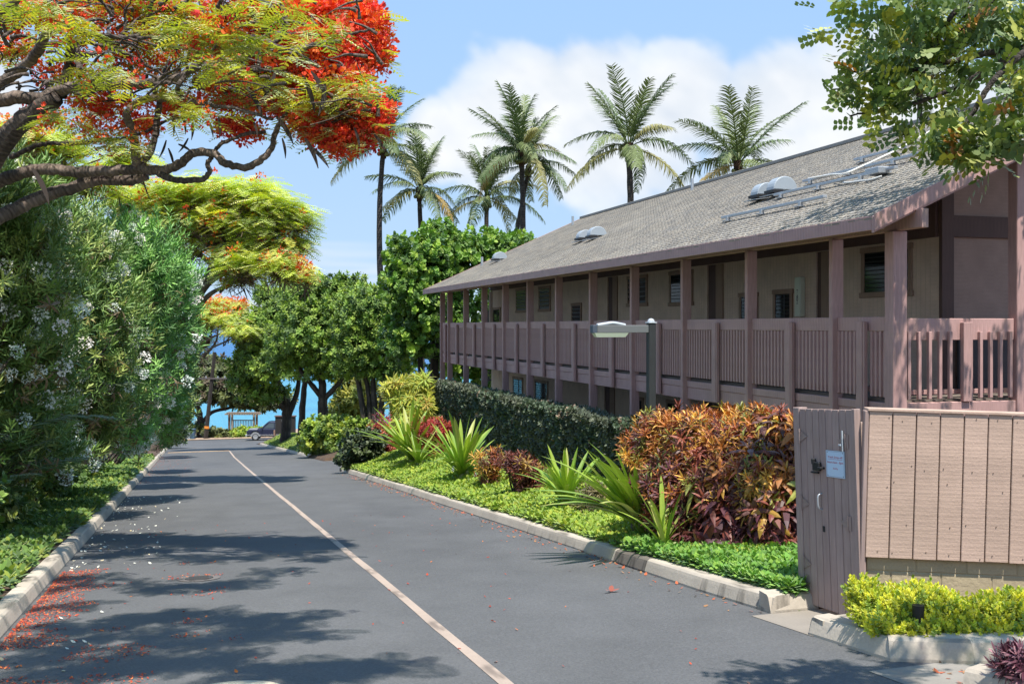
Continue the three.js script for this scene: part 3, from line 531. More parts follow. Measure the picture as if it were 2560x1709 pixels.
// ---------------------------------------------------------------- plank enclosure with its door
{
  const A = at(2158, 1027, 8.3), C = at(2005, 1022, 9.14);             // top of the near corner, far top of the door
  const gy = roadY(7.05) + 0.02, top = A.y, sid = at(2158, 1392, 8.3).y;
  const e = thing('plank_enclosure', 'beige vertical-plank enclosure on a block base with a closed plank door', 'enclosure', V(A.x, gy, A.z));
  const f = RIGHT.clone().addScaledVector(FWD, -0.06).normalize(), turn = Math.atan2(-f.z, f.x), SL = -0.028;   // front face runs along f
  const front = sub('front', e); front.rotation.y = turn; front.rotation.z = SL;
  const T0 = top - gy, S0 = sid - gy, R = rng(8);
  // local front: x along f, z towards the viewer
  const pw = 0.189, pl = box(pw - 0.009, T0 - S0, 0.02, pw / 2, (T0 + S0) / 2, 0, 0.004), vars = [M.siding, M.siding.clone(), M.siding.clone()]; vars[1].color = RGB(0.70, 0.50, 0.39); vars[2].color = RGB(0.65, 0.465, 0.36);
  for (let k = 0; k < 14; k++) { const m = part('plank', pl, vars[Math.floor(R() * 3)], front, V(k * pw, 0, 0)); m.scale.y = 1; m.position.y = (R() - 0.5) * 0.006; m.position.z = (R() - 0.5) * 0.004; }
  const nails = []; for (let k = 0; k < 14; k++) for (const y of [T0 - 0.05, T0 - 0.45, (T0 + S0) / 2, S0 + 0.28, S0 + 0.05]) if (R() < 0.85) nails.push(cyl(0.005, 0.005, 0.003, 6).rotateX(Math.PI / 2).translate(k * pw + 0.02 + R() * 0.14, y + (R() - 0.5) * 0.06, 0.0105));
  tag(part('nail_heads', merge(nails), mat({ color: RGB(0.16, 0.11, 0.085), roughness: 0.7 }), front), null, null, null, 'stuff');
  part('corner_trim', bx(-0.034, -0.002, 0, T0 + 0.004, -0.06, 0.013, 0.004), M.door, front);
  part('backing', bx(0.01, 2.64, S0 + 0.02, T0 - 0.02, -0.013, -0.03, 0), M.darkPaint, front);
  part('cap_board', bx(-0.012, 2.66, T0 + 0.002, T0 + 0.026, 0.022, -0.10, 0.004), M.siding, front);
  // block base: courses of blocks
  const bw = 0.40; let row = 0;
  for (let y = S0 + 0.08; y > -0.3; y -= 0.2, row++) for (let k = 0; k < 7; k++) { const x0 = 0.03 + k * bw - (row % 2) * 0.2, x1 = Math.min(x0 + bw - 0.006, 2.64); part('block', bx(Math.max(0.03, x0), x1, y - 0.194, y, -0.045 + (R() - 0.5) * 0.003, -0.2, 0.006), M.block, front); }
  part('mortar', bx(0.035, 2.63, -0.3, S0 + 0.075, -0.052, -0.19, 0), M.block, front);
  part('side_wall', bx(2.648, 2.69, -0.3, T0 - 0.002, 0.008, -0.84, 0.004), M.siding, front);
  part('rear_wall', bx(-0.26, 2.645, -0.3, T0 - 0.16, -0.80, -0.84, 0.004), M.siding, front);
  // door side: from the corner back to C
  const d = C.clone().sub(A); const len = Math.hypot(d.x, d.z), dt = Math.atan2(d.z, -d.x), dsl = Math.atan2(-d.y, len);
  const side = sub('door', e); side.rotation.y = dt; side.rotation.z = dsl;                       // local x runs back to the corner (x = 0) from the far post (x = -len), outside is +z
  const n = 8, dw = (len - 0.10) / n, out = 0.018, low = 0.0;
  const dm = [M.door, M.door.clone(), M.door.clone()]; dm[1].color = RGB(0.52, 0.375, 0.33); dm[2].color = RGB(0.48, 0.34, 0.30);
  for (let k = 0; k < n; k++) { const m = part('door_plank', bx(-k * dw - 0.002, -(k + 1) * dw + 0.004, low, T0 + 0.004 + (R() - 0.5) * 0.008, 0.01, out + 0.01, 0.004), dm[Math.floor(R() * 3)], side); m.position.z = (R() - 0.5) * 0.003; }
  part('door_post', bx(0.095 - len, -len, -0.1, T0 + 0.012, -0.06, out + 0.012, 0.005), M.door, side);
  part('corner_board', bx(-0.012, 0.028, -0.06, T0 + 0.012, -0.03, out + 0.014, 0.004), M.door, side);
  part('door_brace', bx(-0.02, 0.1 - len, T0 - 0.3, T0 - 0.2, -0.03, 0.008, 0.004), M.door, side);
  part('door_backing', bx(-0.01, 0.09 - len, low + 0.01, T0 - 0.01, -0.012, 0.0085, 0), M.darkPaint, side);
  const z = out + 0.011, hingeM = M.door.clone(); hingeM.roughness = 0.55; hingeM.metalness = 0.2;
  const tri = (y, x, s) => { const g = new GB(); g.tri([x, y - 0.055, z + 0.006], [x, y + 0.055, z + 0.006], [x + s * 0.12, y, z + 0.006]); return merge([g.build(), cyl(0.008, 0.008, 0.13, 8, x, y - 0.065, z + 0.006), box(0.035, 0.12, 0.004, x + s * -0.02, y, z + 0.004, 0)]); };
  for (const y of [T0 - 0.24, T0 - 0.83, T0 - 1.35]) part('hinge', tri(y, 0.105 - len, 1), hingeM, side);
  for (const y of [T0 - 0.26, T0 - 0.93]) part('hinge', tri(y, -0.1, -1), hingeM, side);
  part('latch', merge([box(0.10, 0.075, 0.03, -0.51, T0 - 0.49, z + 0.016, 0.006), box(0.05, 0.018, 0.05, -0.44, T0 - 0.50, z + 0.02, 0.004), box(0.11, 0.014, 0.02, -0.545, T0 - 0.545, z + 0.012, 0.003), box(0.03, 0.05, 0.035, -0.55, T0 - 0.45, z + 0.02, 0.006)]), M.black, side);
  part('handle', limb([V(-0.47, T0 - 0.72, z), V(-0.47, T0 - 0.735, z + 0.035), V(-0.47, T0 - 0.79, z + 0.042), V(-0.47, T0 - 0.84, z + 0.035), V(-0.47, T0 - 0.86, z)], 0.008, 0.008, 8), M.galv, side);
  part('bolt', merge([cyl(0.007, 0.007, 0.17, 8, -0.13, T0 - 0.34, z + 0.014), box(0.03, 0.015, 0.03, -0.155, T0 - 0.29, z + 0.014, 0.003)]), M.whiteMetal, side);
  part('keyhole', box(0.03, 0.05, 0.006, -0.455, T0 - 1.02, z + 0.002, 0.002), M.black, side);
  // the notice
  const c = document.createElement('canvas'); c.width = 360; c.height = 440; const k = c.getContext('2d');
  k.fillStyle = '#c4d8ea'; k.fillRect(0, 0, 360, 440); k.strokeStyle = '#9aa6b4'; k.lineWidth = 7; k.strokeRect(14, 14, 332, 412);
  k.textAlign = 'center'; k.fillStyle = '#a8213a'; k.font = 'bold 47px sans-serif'; k.fillText('Trash Drop-off', 180, 122, 290); k.fillRect(38, 138, 284, 5); k.fillText('Hours 8am - 8pm', 180, 208, 318); k.font = 'bold 40px sans-serif'; k.fillStyle = '#b45a72'; k.fillText('Daily', 180, 306);
  k.fillStyle = '#5d6a70'; for (const [x, y] of [[28, 28], [332, 28], [28, 412], [332, 412]]) { k.beginPath(); k.arc(x, y, 8, 0, 7); k.fill(); }
  const ct = new THREE.CanvasTexture(c); ct.colorSpace = THREE.SRGBColorSpace;
  const sg = sub('notice', side, V(-0.25, T0 - 0.455, z + 0.002)), sw = 0.262, sh = 0.225;
  part('plate', box(sw, sh, 0.004, 0, 0, 0.002, 0), M.whiteMetal, sg);
  part('print', new THREE.PlaneGeometry(sw - 0.004, sh - 0.004).toNonIndexed().translate(0, 0, 0.0065), mat({ map: ct, roughness: 0.4 }), sg);
}
// ---------------------------------------------------------------- street lamp
{
  const p = at(1628, 815, 16.5), s = -p.z, base = groundY(p.x, s), top = at(1628, 808, 16.5).y;
  const l = thing('street_lamp', 'dark square lamp post with a flat arm and white lamp tray before the balcony', 'lamp', V(p.x, base, p.z)), h = top - base;
  part('post', box(0.125, h, 0.125, 0, h / 2, 0, 0.012), mat({ color: RGB(0.045, 0.05, 0.052), map: T.grain, roughness: 0.6 }), l);
  part('cap', merge([box(0.145, 0.02, 0.145, 0, h + 0.011, 0, 0.004), new THREE.SphereGeometry(0.06, 14, 8, 0, Math.PI * 2, 0, Math.PI / 2).toNonIndexed().translate(0, h + 0.021, 0)]), M.whiteMetal, l);
  const gm = mat({ color: RGB(0.16, 0.17, 0.17), roughness: 0.5 });
  const a = sub('arm', l, V(0, h - 0.09, 0));
  part('bracket', bx(-0.95, -0.066, -0.06, 0.06, -0.055, 0.055, 0.006), gm, a);
  part('end_cap', bx(-1.03, -0.953, -0.066, 0.062, -0.06, 0.06, 0.006), mat({ color: RGB(0.07, 0.09, 0.12), roughness: 0.5 }), a);
  const tr = new GB(); { const y0 = -0.062, y1 = -0.13, q = [[-1.0, -0.42, 0.07], [-0.96, -0.47, 0.055]]; const P = (i, sx, sz, y) => [sx ? q[i][1] : q[i][0], y, sz * q[i][2]]; tr.quad(P(0, 0, 1, y0), P(1, 0, 1, y1), P(1, 1, 1, y1), P(0, 1, 1, y0)); tr.quad(P(0, 0, -1, y0), P(0, 1, -1, y0), P(1, 1, -1, y1), P(1, 0, -1, y1)); tr.quad(P(1, 0, 1, y1), P(1, 0, -1, y1), P(1, 1, -1, y1), P(1, 1, 1, y1)); tr.quad(P(0, 0, 1, y0), P(0, 0, -1, y0), P(1, 0, -1, y1), P(1, 0, 1, y1)); tr.quad(P(0, 1, 1, y0), P(1, 1, 1, y1), P(1, 1, -1, y1), P(0, 1, -1, y0)); }
  part('diffuser', tr.build(), mat({ color: RGB(0.62, 0.68, 0.52), roughness: 0.35 }), a);
  part('hood', limb([V(-0.93, 0.058, 0), V(-0.78, 0.08, 0), V(-0.68, 0.092, 0), V(-0.58, 0.08, 0), V(-0.46, 0.058, 0)], 0.03, 0.03, 10).scale(1, 1, 1.6), M.whiteMetal, a);
  l.rotation.y = -0.011;
}
// ---------------------------------------------------------------- parked car at the crossing
{
  const p = at(655, 1112, 100), s = -p.z; const y = roadY(s) + 0.006;
  const c = thing('parked_car', 'dark blue boxy off-road car with silver lower body at the crossing', 'car', V(p.x + 0.75, y, p.z), YAW * -1 + 0.12);
  // local x: nose towards -x; profile of the body
  const navy = mat({ color: RGB(0.030, 0.035, 0.07), roughness: 0.25, metalness: 0.3 }), silver = mat({ color: RGB(0.42, 0.42, 0.42), roughness: 0.35, metalness: 0.5 }), tyre = mat({ color: RGB(0.02, 0.02, 0.02), roughness: 0.9 }), glass = mat({ color: RGB(0.10, 0.13, 0.15), roughness: 0.08, metalness: 0.2 });
  const arch = (cx, r, y0, n = 8) => Array.from({ length: n + 1 }, (_, k) => { const a = Math.PI * (1 - k / n); return [cx + Math.cos(a) * r, y0 + Math.sin(a) * r]; });
  part('body', extrudeZ([[-2.1, 0.52], [-2.14, 0.95], [-2.0, 1.03], [-0.85, 1.12], [-0.55, 1.14], [2.15, 1.12], [2.2, 0.52], ...arch(1.35, 0.44, 0.52).reverse(), ...arch(-1.3, 0.44, 0.52).reverse()], 1.72, 0.04), navy, c);
  part('lower_body', extrudeZ([[-2.12, 0.40], [-2.15, 0.60], [2.2, 0.60], [2.2, 0.40], ...arch(1.35, 0.44, 0.40).reverse(), ...arch(-1.3, 0.44, 0.40).reverse()], 1.75, 0.03), silver, c);
  part('cabin', extrudeZ([[-0.9, 1.12], [-0.2, 1.76], [0.1, 1.82], [2.0, 1.80], [2.16, 1.12]], 1.5, 0.06), navy, c);
  for (const z of [-0.752, 0.752]) {
    for (const [x0, x1, x2, x3] of [[-0.55, 0.02, 0.45, 0.45], [0.52, 0.52, 1.15, 1.15], [1.22, 1.22, 1.8, 1.9]]) { const w = extrudeZ([[x0, 1.2], [x1, 1.70], [x2, 1.70], [x3, 1.2]], 0.012); part('side_window', w.translate(0, 0, z), glass, c); }
    for (const x of [-1.3, 1.35]) { const w = sub('wheel', c, V(x, 0.38, z * 1.06)); part('tyre', new THREE.TorusGeometry(0.29, 0.09, 8, 20).toNonIndexed(), tyre, w); part('rim', cyl(0.22, 0.22, 0.14, 16).rotateX(Math.PI / 2).translate(0, 0, -0.07), mat({ color: RGB(0.6, 0.6, 0.58), roughness: 0.35, metalness: 0.6 }), w); }
    part('headlight', box(0.05, 0.16, 0.26, -2.13, 0.86, z * 0.82, 0.01), mat({ color: RGB(0.75, 0.55, 0.35), roughness: 0.2 }), c);
    part('door_handle', box(0.14, 0.03, 0.03, 0.35, 1.03, z * 1.16, 0.006), M.black, c);
    part('mirror', box(0.1, 0.13, 0.2, -0.62, 1.2, z * 1.25, 0.02), M.black, c);
  }
  const ws = new GB(); ws.quad([-0.86, 1.16, 0.66], [-0.86, 1.16, -0.66], [-0.24, 1.735, -0.62], [-0.24, 1.735, 0.62]); part('windscreen', ws.build().translate(-0.02, 0.012, 0), mat({ color: RGB(0.35, 0.45, 0.48), roughness: 0.05 }), c);
  part('bonnet_stripe', box(1.1, 0.02, 1.5, -1.42, 1.085, 0, 0.004).rotateZ(0), silver, c);
  part('bumper', box(0.16, 0.2, 1.76, -2.18, 0.52, 0, 0.03), mat({ color: RGB(0.30, 0.30, 0.30), roughness: 0.5 }), c);
  part('grille', box(0.03, 0.17, 1.0, -2.135, 0.86, 0, 0.004), M.black, c);
}
// ---------------------------------------------------------------- things by the crossing and the beach
{
  { // utility box under the trees
    const p = at(714, 1117, 88), y = groundY(p.x, -p.z);
    const b = thing('notice_cabinet', 'dark timber cabinet with a pale panel beside the parked car', 'cabinet', V(p.x, y, p.z), -YAW);
    part('case', bx(-0.85, 0.8, 0.1, 1.6, -0.3, 0.3, 0.02), mat({ color: RGB(0.035, 0.03, 0.028), roughness: 0.8, map: T.grain }), b);
    part('panel', bx(-0.3, 0.45, 0.62, 1.35, 0.301, 0.325, 0.01), mat({ color: RGB(0.33, 0.36, 0.34), roughness: 0.7, map: T.rough }), b);
    part('roof_board', bx(-0.92, 0.86, 1.605, 1.69, -0.36, 0.36, 0.01), M.darkPaint, b);
    part('bollard', bx(-1.0, -0.82, 0, 0.45, 0.1, 0.28, 0.02), mat({ color: RGB(0.28, 0.17, 0.12), roughness: 0.9 }), b);
  }
  { // gateway to the beach
    const p = at(607, 1096, 108), y = roadY(-p.z);
    const g = thing('beach_gateway', 'small timber pergola gateway with slatted rails against the sea', 'gateway', V(p.x, y, p.z), -YAW), w = mat({ color: RGB(0.22, 0.13, 0.085), roughness: 0.85, map: T.grain }), light = mat({ color: RGB(0.42, 0.33, 0.25), roughness: 0.85, map: T.grain });
    for (const x of [-1.45, -1.15, 1.15, 1.45]) part('post', bx(x - 0.1, x + 0.1, 0, 2.35, -0.1, 0.1, 0.01), Math.abs(x) > 1.3 ? w : light, g);
    for (const z of [-0.3, 0.3]) part('beam', bx(-1.85, 1.85, 2.36, 2.52, z - 0.05, z + 0.05, 0.01), light, g);
    for (let k = 0; k < 13; k++) part('rafter', bx(-1.6 + k * 0.265, -1.53 + k * 0.265, 2.525, 2.62, -0.6, 0.6, 0.008), light, g);
    part('rail', bx(-1.04, 1.04, 1.72, 1.82, -0.04, 0.04, 0.008), w, g); part('rail', bx(-1.04, 1.04, 0.55, 0.65, -0.04, 0.04, 0.008), w, g);
    for (let k = 0; k < 12; k++) part('slat', bx(-1.0 + k * 0.172, -0.94 + k * 0.172, 0.66, 1.715, -0.025, 0.025, 0.004), w, g);
  }
  { // utility pole
    const p = at(513, 1104, 104), t = at(536, 880, 104), y = roadY(-p.z);
    const u = thing('utility_pole', 'leaning wooden utility pole with crossarm and orange band', 'pole', V(p.x, y - 0.1, p.z)), d = t.clone().sub(u.position);
    part('pole', limb([V(0, 0, 0), d.clone().multiplyScalar(0.5), d], 0.24, 0.17, 10), mat({ color: RGB(0.11, 0.085, 0.07), map: T.bark, roughness: 0.95 }), u);
    const k = d.clone().multiplyScalar(0.70); part('crossarm', box(3.2, 0.16, 0.13, k.x, k.y, k.z + 0.2, 0.01).translate(-k.x, -k.y, -k.z).rotateY(-YAW).translate(k.x, k.y, k.z), mat({ color: RGB(0.09, 0.075, 0.07), roughness: 0.9 }), u);
    const o = d.clone().multiplyScalar(0.145); part('band', limb([o.clone().multiplyScalar(0.9), o.clone().multiplyScalar(1.1)], 0.255, 0.252, 12), mat({ color: RGB(0.75, 0.25, 0.03), roughness: 0.6 }), u);
    for (const x of [-1.3, -0.6, 0.6, 1.3]) part('insulator', cyl(0.05, 0.06, 0.16, 8).translate(k.x + x * Math.cos(YAW), k.y + 0.08, k.z + 0.2 + x * Math.sin(YAW)), M.whiteMetal, u);
  }
  for (const [px, py, col, label] of [[481, 1094, [0.05, 0.10, 0.17], 'dark blue wheeled bin at the beach verge'], [471, 1094, [0.30, 0.36, 0.40], 'grey wheeled bin beside the blue one']]) {
    const p = at(px, py, 104), b = thing('wheeled_bin', label, 'bin', V(p.x, roadY(-p.z) + 0.03, p.z), -YAW), m = mat({ color: RGB(...col), roughness: 0.6 });
    const g = new THREE.CylinderGeometry(0.36, 0.28, 0.95, 4, 1).toNonIndexed().rotateY(Math.PI / 4).translate(0, 0.5, 0); g.computeVertexNormals(); part('body', metricUV(g), m, b);
    part('lid', box(0.56, 0.06, 0.6, 0, 1.01, 0.02, 0.02), m, b); for (const x of [-0.2, 0.2]) part('wheel', cyl(0.09, 0.09, 0.06, 12).rotateZ(Math.PI / 2).translate(x, 0.09, -0.26), M.black, b);
  }
  { // someone wading out: one body surface, shorts and hair as its children
    const p = at(540, 1100, 133), o = thing('person', 'person with a pale shirt wading in the shallow sea', 'person', V(p.x, -13.25, p.z), 0.4);
    const J = { hip: [0, 0.93, 0], chest: [0, 1.28, 0.01], neck: [0, 1.46, 0], head: [0, 1.62, 0.02], sl: [-0.18, 1.4, 0], sr: [0.18, 1.4, 0], el: [-0.25, 1.12, 0], er: [0.25, 1.13, 0.04], hl: [-0.27, 0.88, 0.06], hr: [0.24, 0.92, 0.16], kl: [-0.1, 0.5, 0.02], kr: [0.11, 0.52, 0.08], fl: [-0.1, 0.06, 0], fr: [0.12, 0.08, 0] };
    const bones = [['hip', 'chest', 0.13, 0.15], ['chest', 'neck', 0.13, 0.06], ['neck', 'head', 0.055, 0.1], ['sl', 'sr', 0.075, 0.075], ['sl', 'el', 0.055, 0.045], ['sr', 'er', 0.055, 0.045], ['el', 'hl', 0.042, 0.032], ['er', 'hr', 0.042, 0.032], ['hip', 'kl', 0.1, 0.065], ['hip', 'kr', 0.1, 0.065], ['kl', 'fl', 0.06, 0.045], ['kr', 'fr', 0.06, 0.045]].map(([a, b, r, s]) => [V(...J[a]), V(...J[b]), r, s]);
    const N = 44, mc = new MarchingCubes(N, mat({}), false, false, 40000); mc.isolation = 0; const q = V(0, 0, 0), h = 0.92;
    for (let z = 0; z < N; z++) for (let y = 0; y < N; y++) for (let x = 0; x < N; x++) {
      q.set(((x / N) * 2 - 1) * h, ((y / N) * 2 - 1) * h + 0.88, ((z / N) * 2 - 1) * h); let d = 9;
      for (const [a, b, r, s] of bones) { const ab = b.clone().sub(a), t = clamp(q.clone().sub(a).dot(ab) / ab.lengthSq()); const e = q.distanceTo(a.clone().addScaledVector(ab, t)) - mixn(r, s, t), k = 0.04, hh = Math.max(k - Math.abs(d - e), 0) / k; d = Math.min(d, e) - hh * hh * k * 0.25; }
      mc.field[z * N * N + y * N + x] = -d;
    }
    mc.update(); const c = mc.count, g = new THREE.BufferGeometry(), P = new Float32Array(mc.positionArray.slice(0, c * 3)); g.setAttribute('position', new THREE.BufferAttribute(P, 3)); g.scale(h, h, h).translate(0, 0.88, 0); g.computeVertexNormals();
    tint(g, (x, y) => (y > 1.5 || Math.abs(x) > 0.21 || y < 0.55 ? [0.45, 0.27, 0.19] : y > 0.93 ? [0.75, 0.72, 0.68] : [0.10, 0.12, 0.2]));
    part('body', g, mat({ vertexColors: true, roughness: 0.8 }), o);
    part('hair', new THREE.SphereGeometry(0.112, 10, 8, 0, 6.3, 0, 1.7).toNonIndexed().translate(0, 1.645, 0.005), mat({ color: RGB(0.03, 0.02, 0.015) }), o);
  }
  // low light by the golden shrubs
  { const p = V(4.9, 0, -6.0), l = thing('garden_spotlight', 'small black garden light at the foot of the golden shrubs', 'light', V(p.x, groundY(p.x, -p.z), p.z)); part('housing', cyl(0.035, 0.042, 0.17, 12, 0, 0.05, 0), M.black, l); part('spike', cyl(0.012, 0.012, 0.1, 6, 0, -0.04, 0), M.black, l); }
}
// ---------------------------------------------------------------- leaves
const SEEDS = { n: 100 };
const nextR = () => rng(SEEDS.n++ * 7919);
function leafTo(g, o, d, side, L, W, droop = 0.15, fold = 0.12) {   // a pointed leaf, folded along its midrib
  const nrm = d.clone().cross(side).normalize(), P = (t, w, k) => { const p = o.clone().addScaledVector(d, L * t).addScaledVector(side, w).addScaledVector(nrm, k * W * fold); p.y -= droop * L * t * t; return [p.x, p.y, p.z]; };
  const a = P(0, 0, 0), b = P(0.35, -W / 2, 1), c = P(0.35, 0, 0), e = P(0.35, W / 2, 1), f = P(0.72, -W * 0.36, 0.8), h = P(0.72, W * 0.36, 0.8), i = P(0.72, 0, 0), t = P(1, 0, 0);
  g.tri(a, c, b); g.tri(a, e, c); g.quad(b, c, i, f); g.quad(c, e, h, i); g.tri(f, i, t); g.tri(i, h, t);
}
function leaf2(g, o, d, side, L, W, droop = 0.15) {                  // lighter leaf: four triangles
  const P = (t, w) => { const p = o.clone().addScaledVector(d, L * t).addScaledVector(side, w); p.y -= droop * L * t * t; return [p.x, p.y, p.z]; };
  const a = P(0, 0), b = P(0.3, -W / 2), c = P(0.3, W / 2), e = P(0.7, -W * 0.42), f = P(0.7, W * 0.42), t = P(1, 0);
  g.tri(a, c, b); g.quad(b, c, f, e); g.tri(e, f, t);
}
const dirOf = (az, el) => V(Math.cos(az) * Math.cos(el), Math.sin(el), Math.sin(az) * Math.cos(el));
function whorl(R, n, L, W, el0, el1, stem = 0, light = true, droop = 0.15) {   // leaves round a twig that points along +y
  const g = new GB();
  for (let k = 0; k < n; k++) {
    const az = k * 2.39996 + R() * 0.5, t = k / n, d = dirOf(az, mixn(el0, el1, t) + (R() - 0.5) * 0.25), side = V(-Math.sin(az), (R() - 0.5) * 0.5, Math.cos(az)).normalize();
    (light ? leaf2 : leafTo)(g, V(0, stem * t, 0), d, side, L * (0.75 + R() * 0.5), W * (0.8 + R() * 0.4), droop);
  }
  return g.build();
}
function pinnate(R, pairs, len, L, W, droop = 0.3) {                  // leaflets in pairs along a stalk along +y
  const g = new GB();
  for (let k = 0; k < pairs; k++) for (const s of [-1, 1]) {
    const t = (k + 0.6) / pairs, o = V(0, len * t, -droop * len * t * t), d = V(s * 0.86, 0.42, (R() - 0.5) * 0.35).normalize(), side = V(-0.42 * s, 0.86, (R() - 0.5) * 0.3).normalize();
    leaf2(g, o, d, side, L * (0.8 + R() * 0.35) * (1 - 0.25 * Math.abs(t - 0.5)), W, 0);
  }
  return g.build();
}
function feather(R, len) {                                            // flame-tree leaf: many fine feathers in one flat spray
  const g = new GB(), n = 9;
  for (let k = 0; k < n; k++) for (const s of [-1, 1]) {
    const t = (k + 1) / (n + 0.5), o = V(0, len * t, -0.25 * len * t * t), l = len * 0.34 * Math.sin(Math.PI * (0.18 + 0.72 * t)), d = V(s * 0.85, 0.5, -0.12 + (R() - 0.5) * 0.2).normalize(), side = V(-0.5 * s, 0.85, (R() - 0.5) * 0.3).normalize();
    leaf2(g, o, d, side, l, len * 0.055, 0);
  }
  g.quad([-0.004, 0, 0], [0.004, 0, 0], [0.003, len, -0.25 * len], [-0.003, len, -0.25 * len]);
  return g.build();
}
function blossom(R, n, r, L, W) {                                     // a loose head of petals
  const g = new GB();
  for (let k = 0; k < n; k++) { const az = R() * 6.283, el = (R() - 0.35) * 2.2, c = dirOf(az, el).multiplyScalar(r * (0.45 + R() * 0.55)), d = dirOf(az + (R() - 0.5) * 1.6, el + (R() - 0.5) * 1.4), side = d.clone().cross(V(R() - 0.5, R() - 0.5, R() - 0.5)).normalize(); leaf2(g, c, d, side, L * (0.7 + R() * 0.5), W * (0.7 + R() * 0.5), 0); }
  return g.build();
}
// sprays on ellipsoid clumps: [centre, radii, count]
function dress(parent, name, geos, mt, clumps, o = {}) {
  const R = nextR(), lists = geos.map(() => []), c = new THREE.Color();
  for (const [ctr, r, n] of clumps) {
    for (let k = 0; k < n; k++) {
      const d = dirOf(R() * 6.283, Math.asin(R() * 2 - 1)); const f = Math.pow(R(), o.shell || 0.4) * (0.88 + R() * 0.24);
      const nz = 0.72 + 0.56 * vnoise(ctr.x * 3 + d.x * 2.2 + 40, ctr.y * 3 + d.y * 2.2 + d.z * 1.9 + 40, 5);
      const p = ctr.clone().add(V(d.x * r[0] * f * nz, d.y * r[1] * f * nz, d.z * r[2] * f * nz));
      if (o.keep && !o.keep(p, R)) continue;
      if (o.spike && R() < o.spike) p.addScaledVector(d, 0.12 + R() * 0.22).add(V(0, R() * 0.25, 0));
      const dir = d.clone().multiplyScalar(o.out ?? 0.8).add(V(0, o.up ?? 0.5, 0)).add(V((R() - 0.5), (R() - 0.5), (R() - 0.5)).multiplyScalar(o.jit ?? 0.9)).normalize();
      const q = new THREE.Quaternion().setFromUnitVectors(UPV, dir); q.multiply(_q.setFromAxisAngle(UPV, R() * 6.283).clone());
      if (o.flat) { const az = R() * 6.283, dd = dirOf(az, -0.1 + (R() - 0.5) * 0.5), z = V(0, 1, 0).addScaledVector(dd, -dd.y).add(V((R() - 0.5) * 0.5, 0, (R() - 0.5) * 0.5)); const x = dd.clone().cross(z).normalize(), z2 = x.clone().cross(dd); q.setFromRotationMatrix(_m.makeBasis(x, dd, z2)); }
      const col = o.tone ? o.tone(p, R, c) : c.setScalar(0.75 + R() * 0.5); lists[Math.floor(R() * geos.length)].push([p, q, (o.size || 1) * (0.75 + R() * 0.5), col.clone()]);
    }
  }
  return lists.map((l, i) => (l.length ? instances(name, geos[i], mt, l, parent) : null));
}
function forkTo(R, from, to, r0, r1, sag = 0.15, seg = 6) {            // a limb that bends its way from one point to another
  const d = to.clone().sub(from), l = d.length(), m1 = from.clone().addScaledVector(d, 0.35).add(V((R() - 0.5) * l * 0.2, l * sag, (R() - 0.5) * l * 0.2)), m2 = from.clone().addScaledVector(d, 0.7).add(V((R() - 0.5) * l * 0.18, l * sag * 0.6, (R() - 0.5) * l * 0.18));
  return limb([from, m1, m2, to], r0, r1, seg);
}
const sc = (r, g, b, v) => (p, R, c) => { const k = 1 + (R() - 0.5) * 2 * v; return c.setRGB(r * k * (0.9 + R() * 0.2), g * k, b * k); };
const pick = (list, v = 0.25) => (p, R, c) => { let t = R(), i = 0; while (i < list.length - 1 && t > list[i][3]) t -= list[i++][3]; const k = 1 + (R() - 0.5) * 2 * v; return c.setRGB(list[i][0] * k, list[i][1] * k, list[i][2] * k); };
// Z-scaled radii: metres per photograph pixel at depth Z
const PX = (Z) => Z / 2560;
const blob = (px, py, Z, rx, ry, n, rz) => [at(px, py, Z), [rx * PX(Z), ry * PX(Z), (rz || (rx + ry) / 2) * PX(Z)], n];

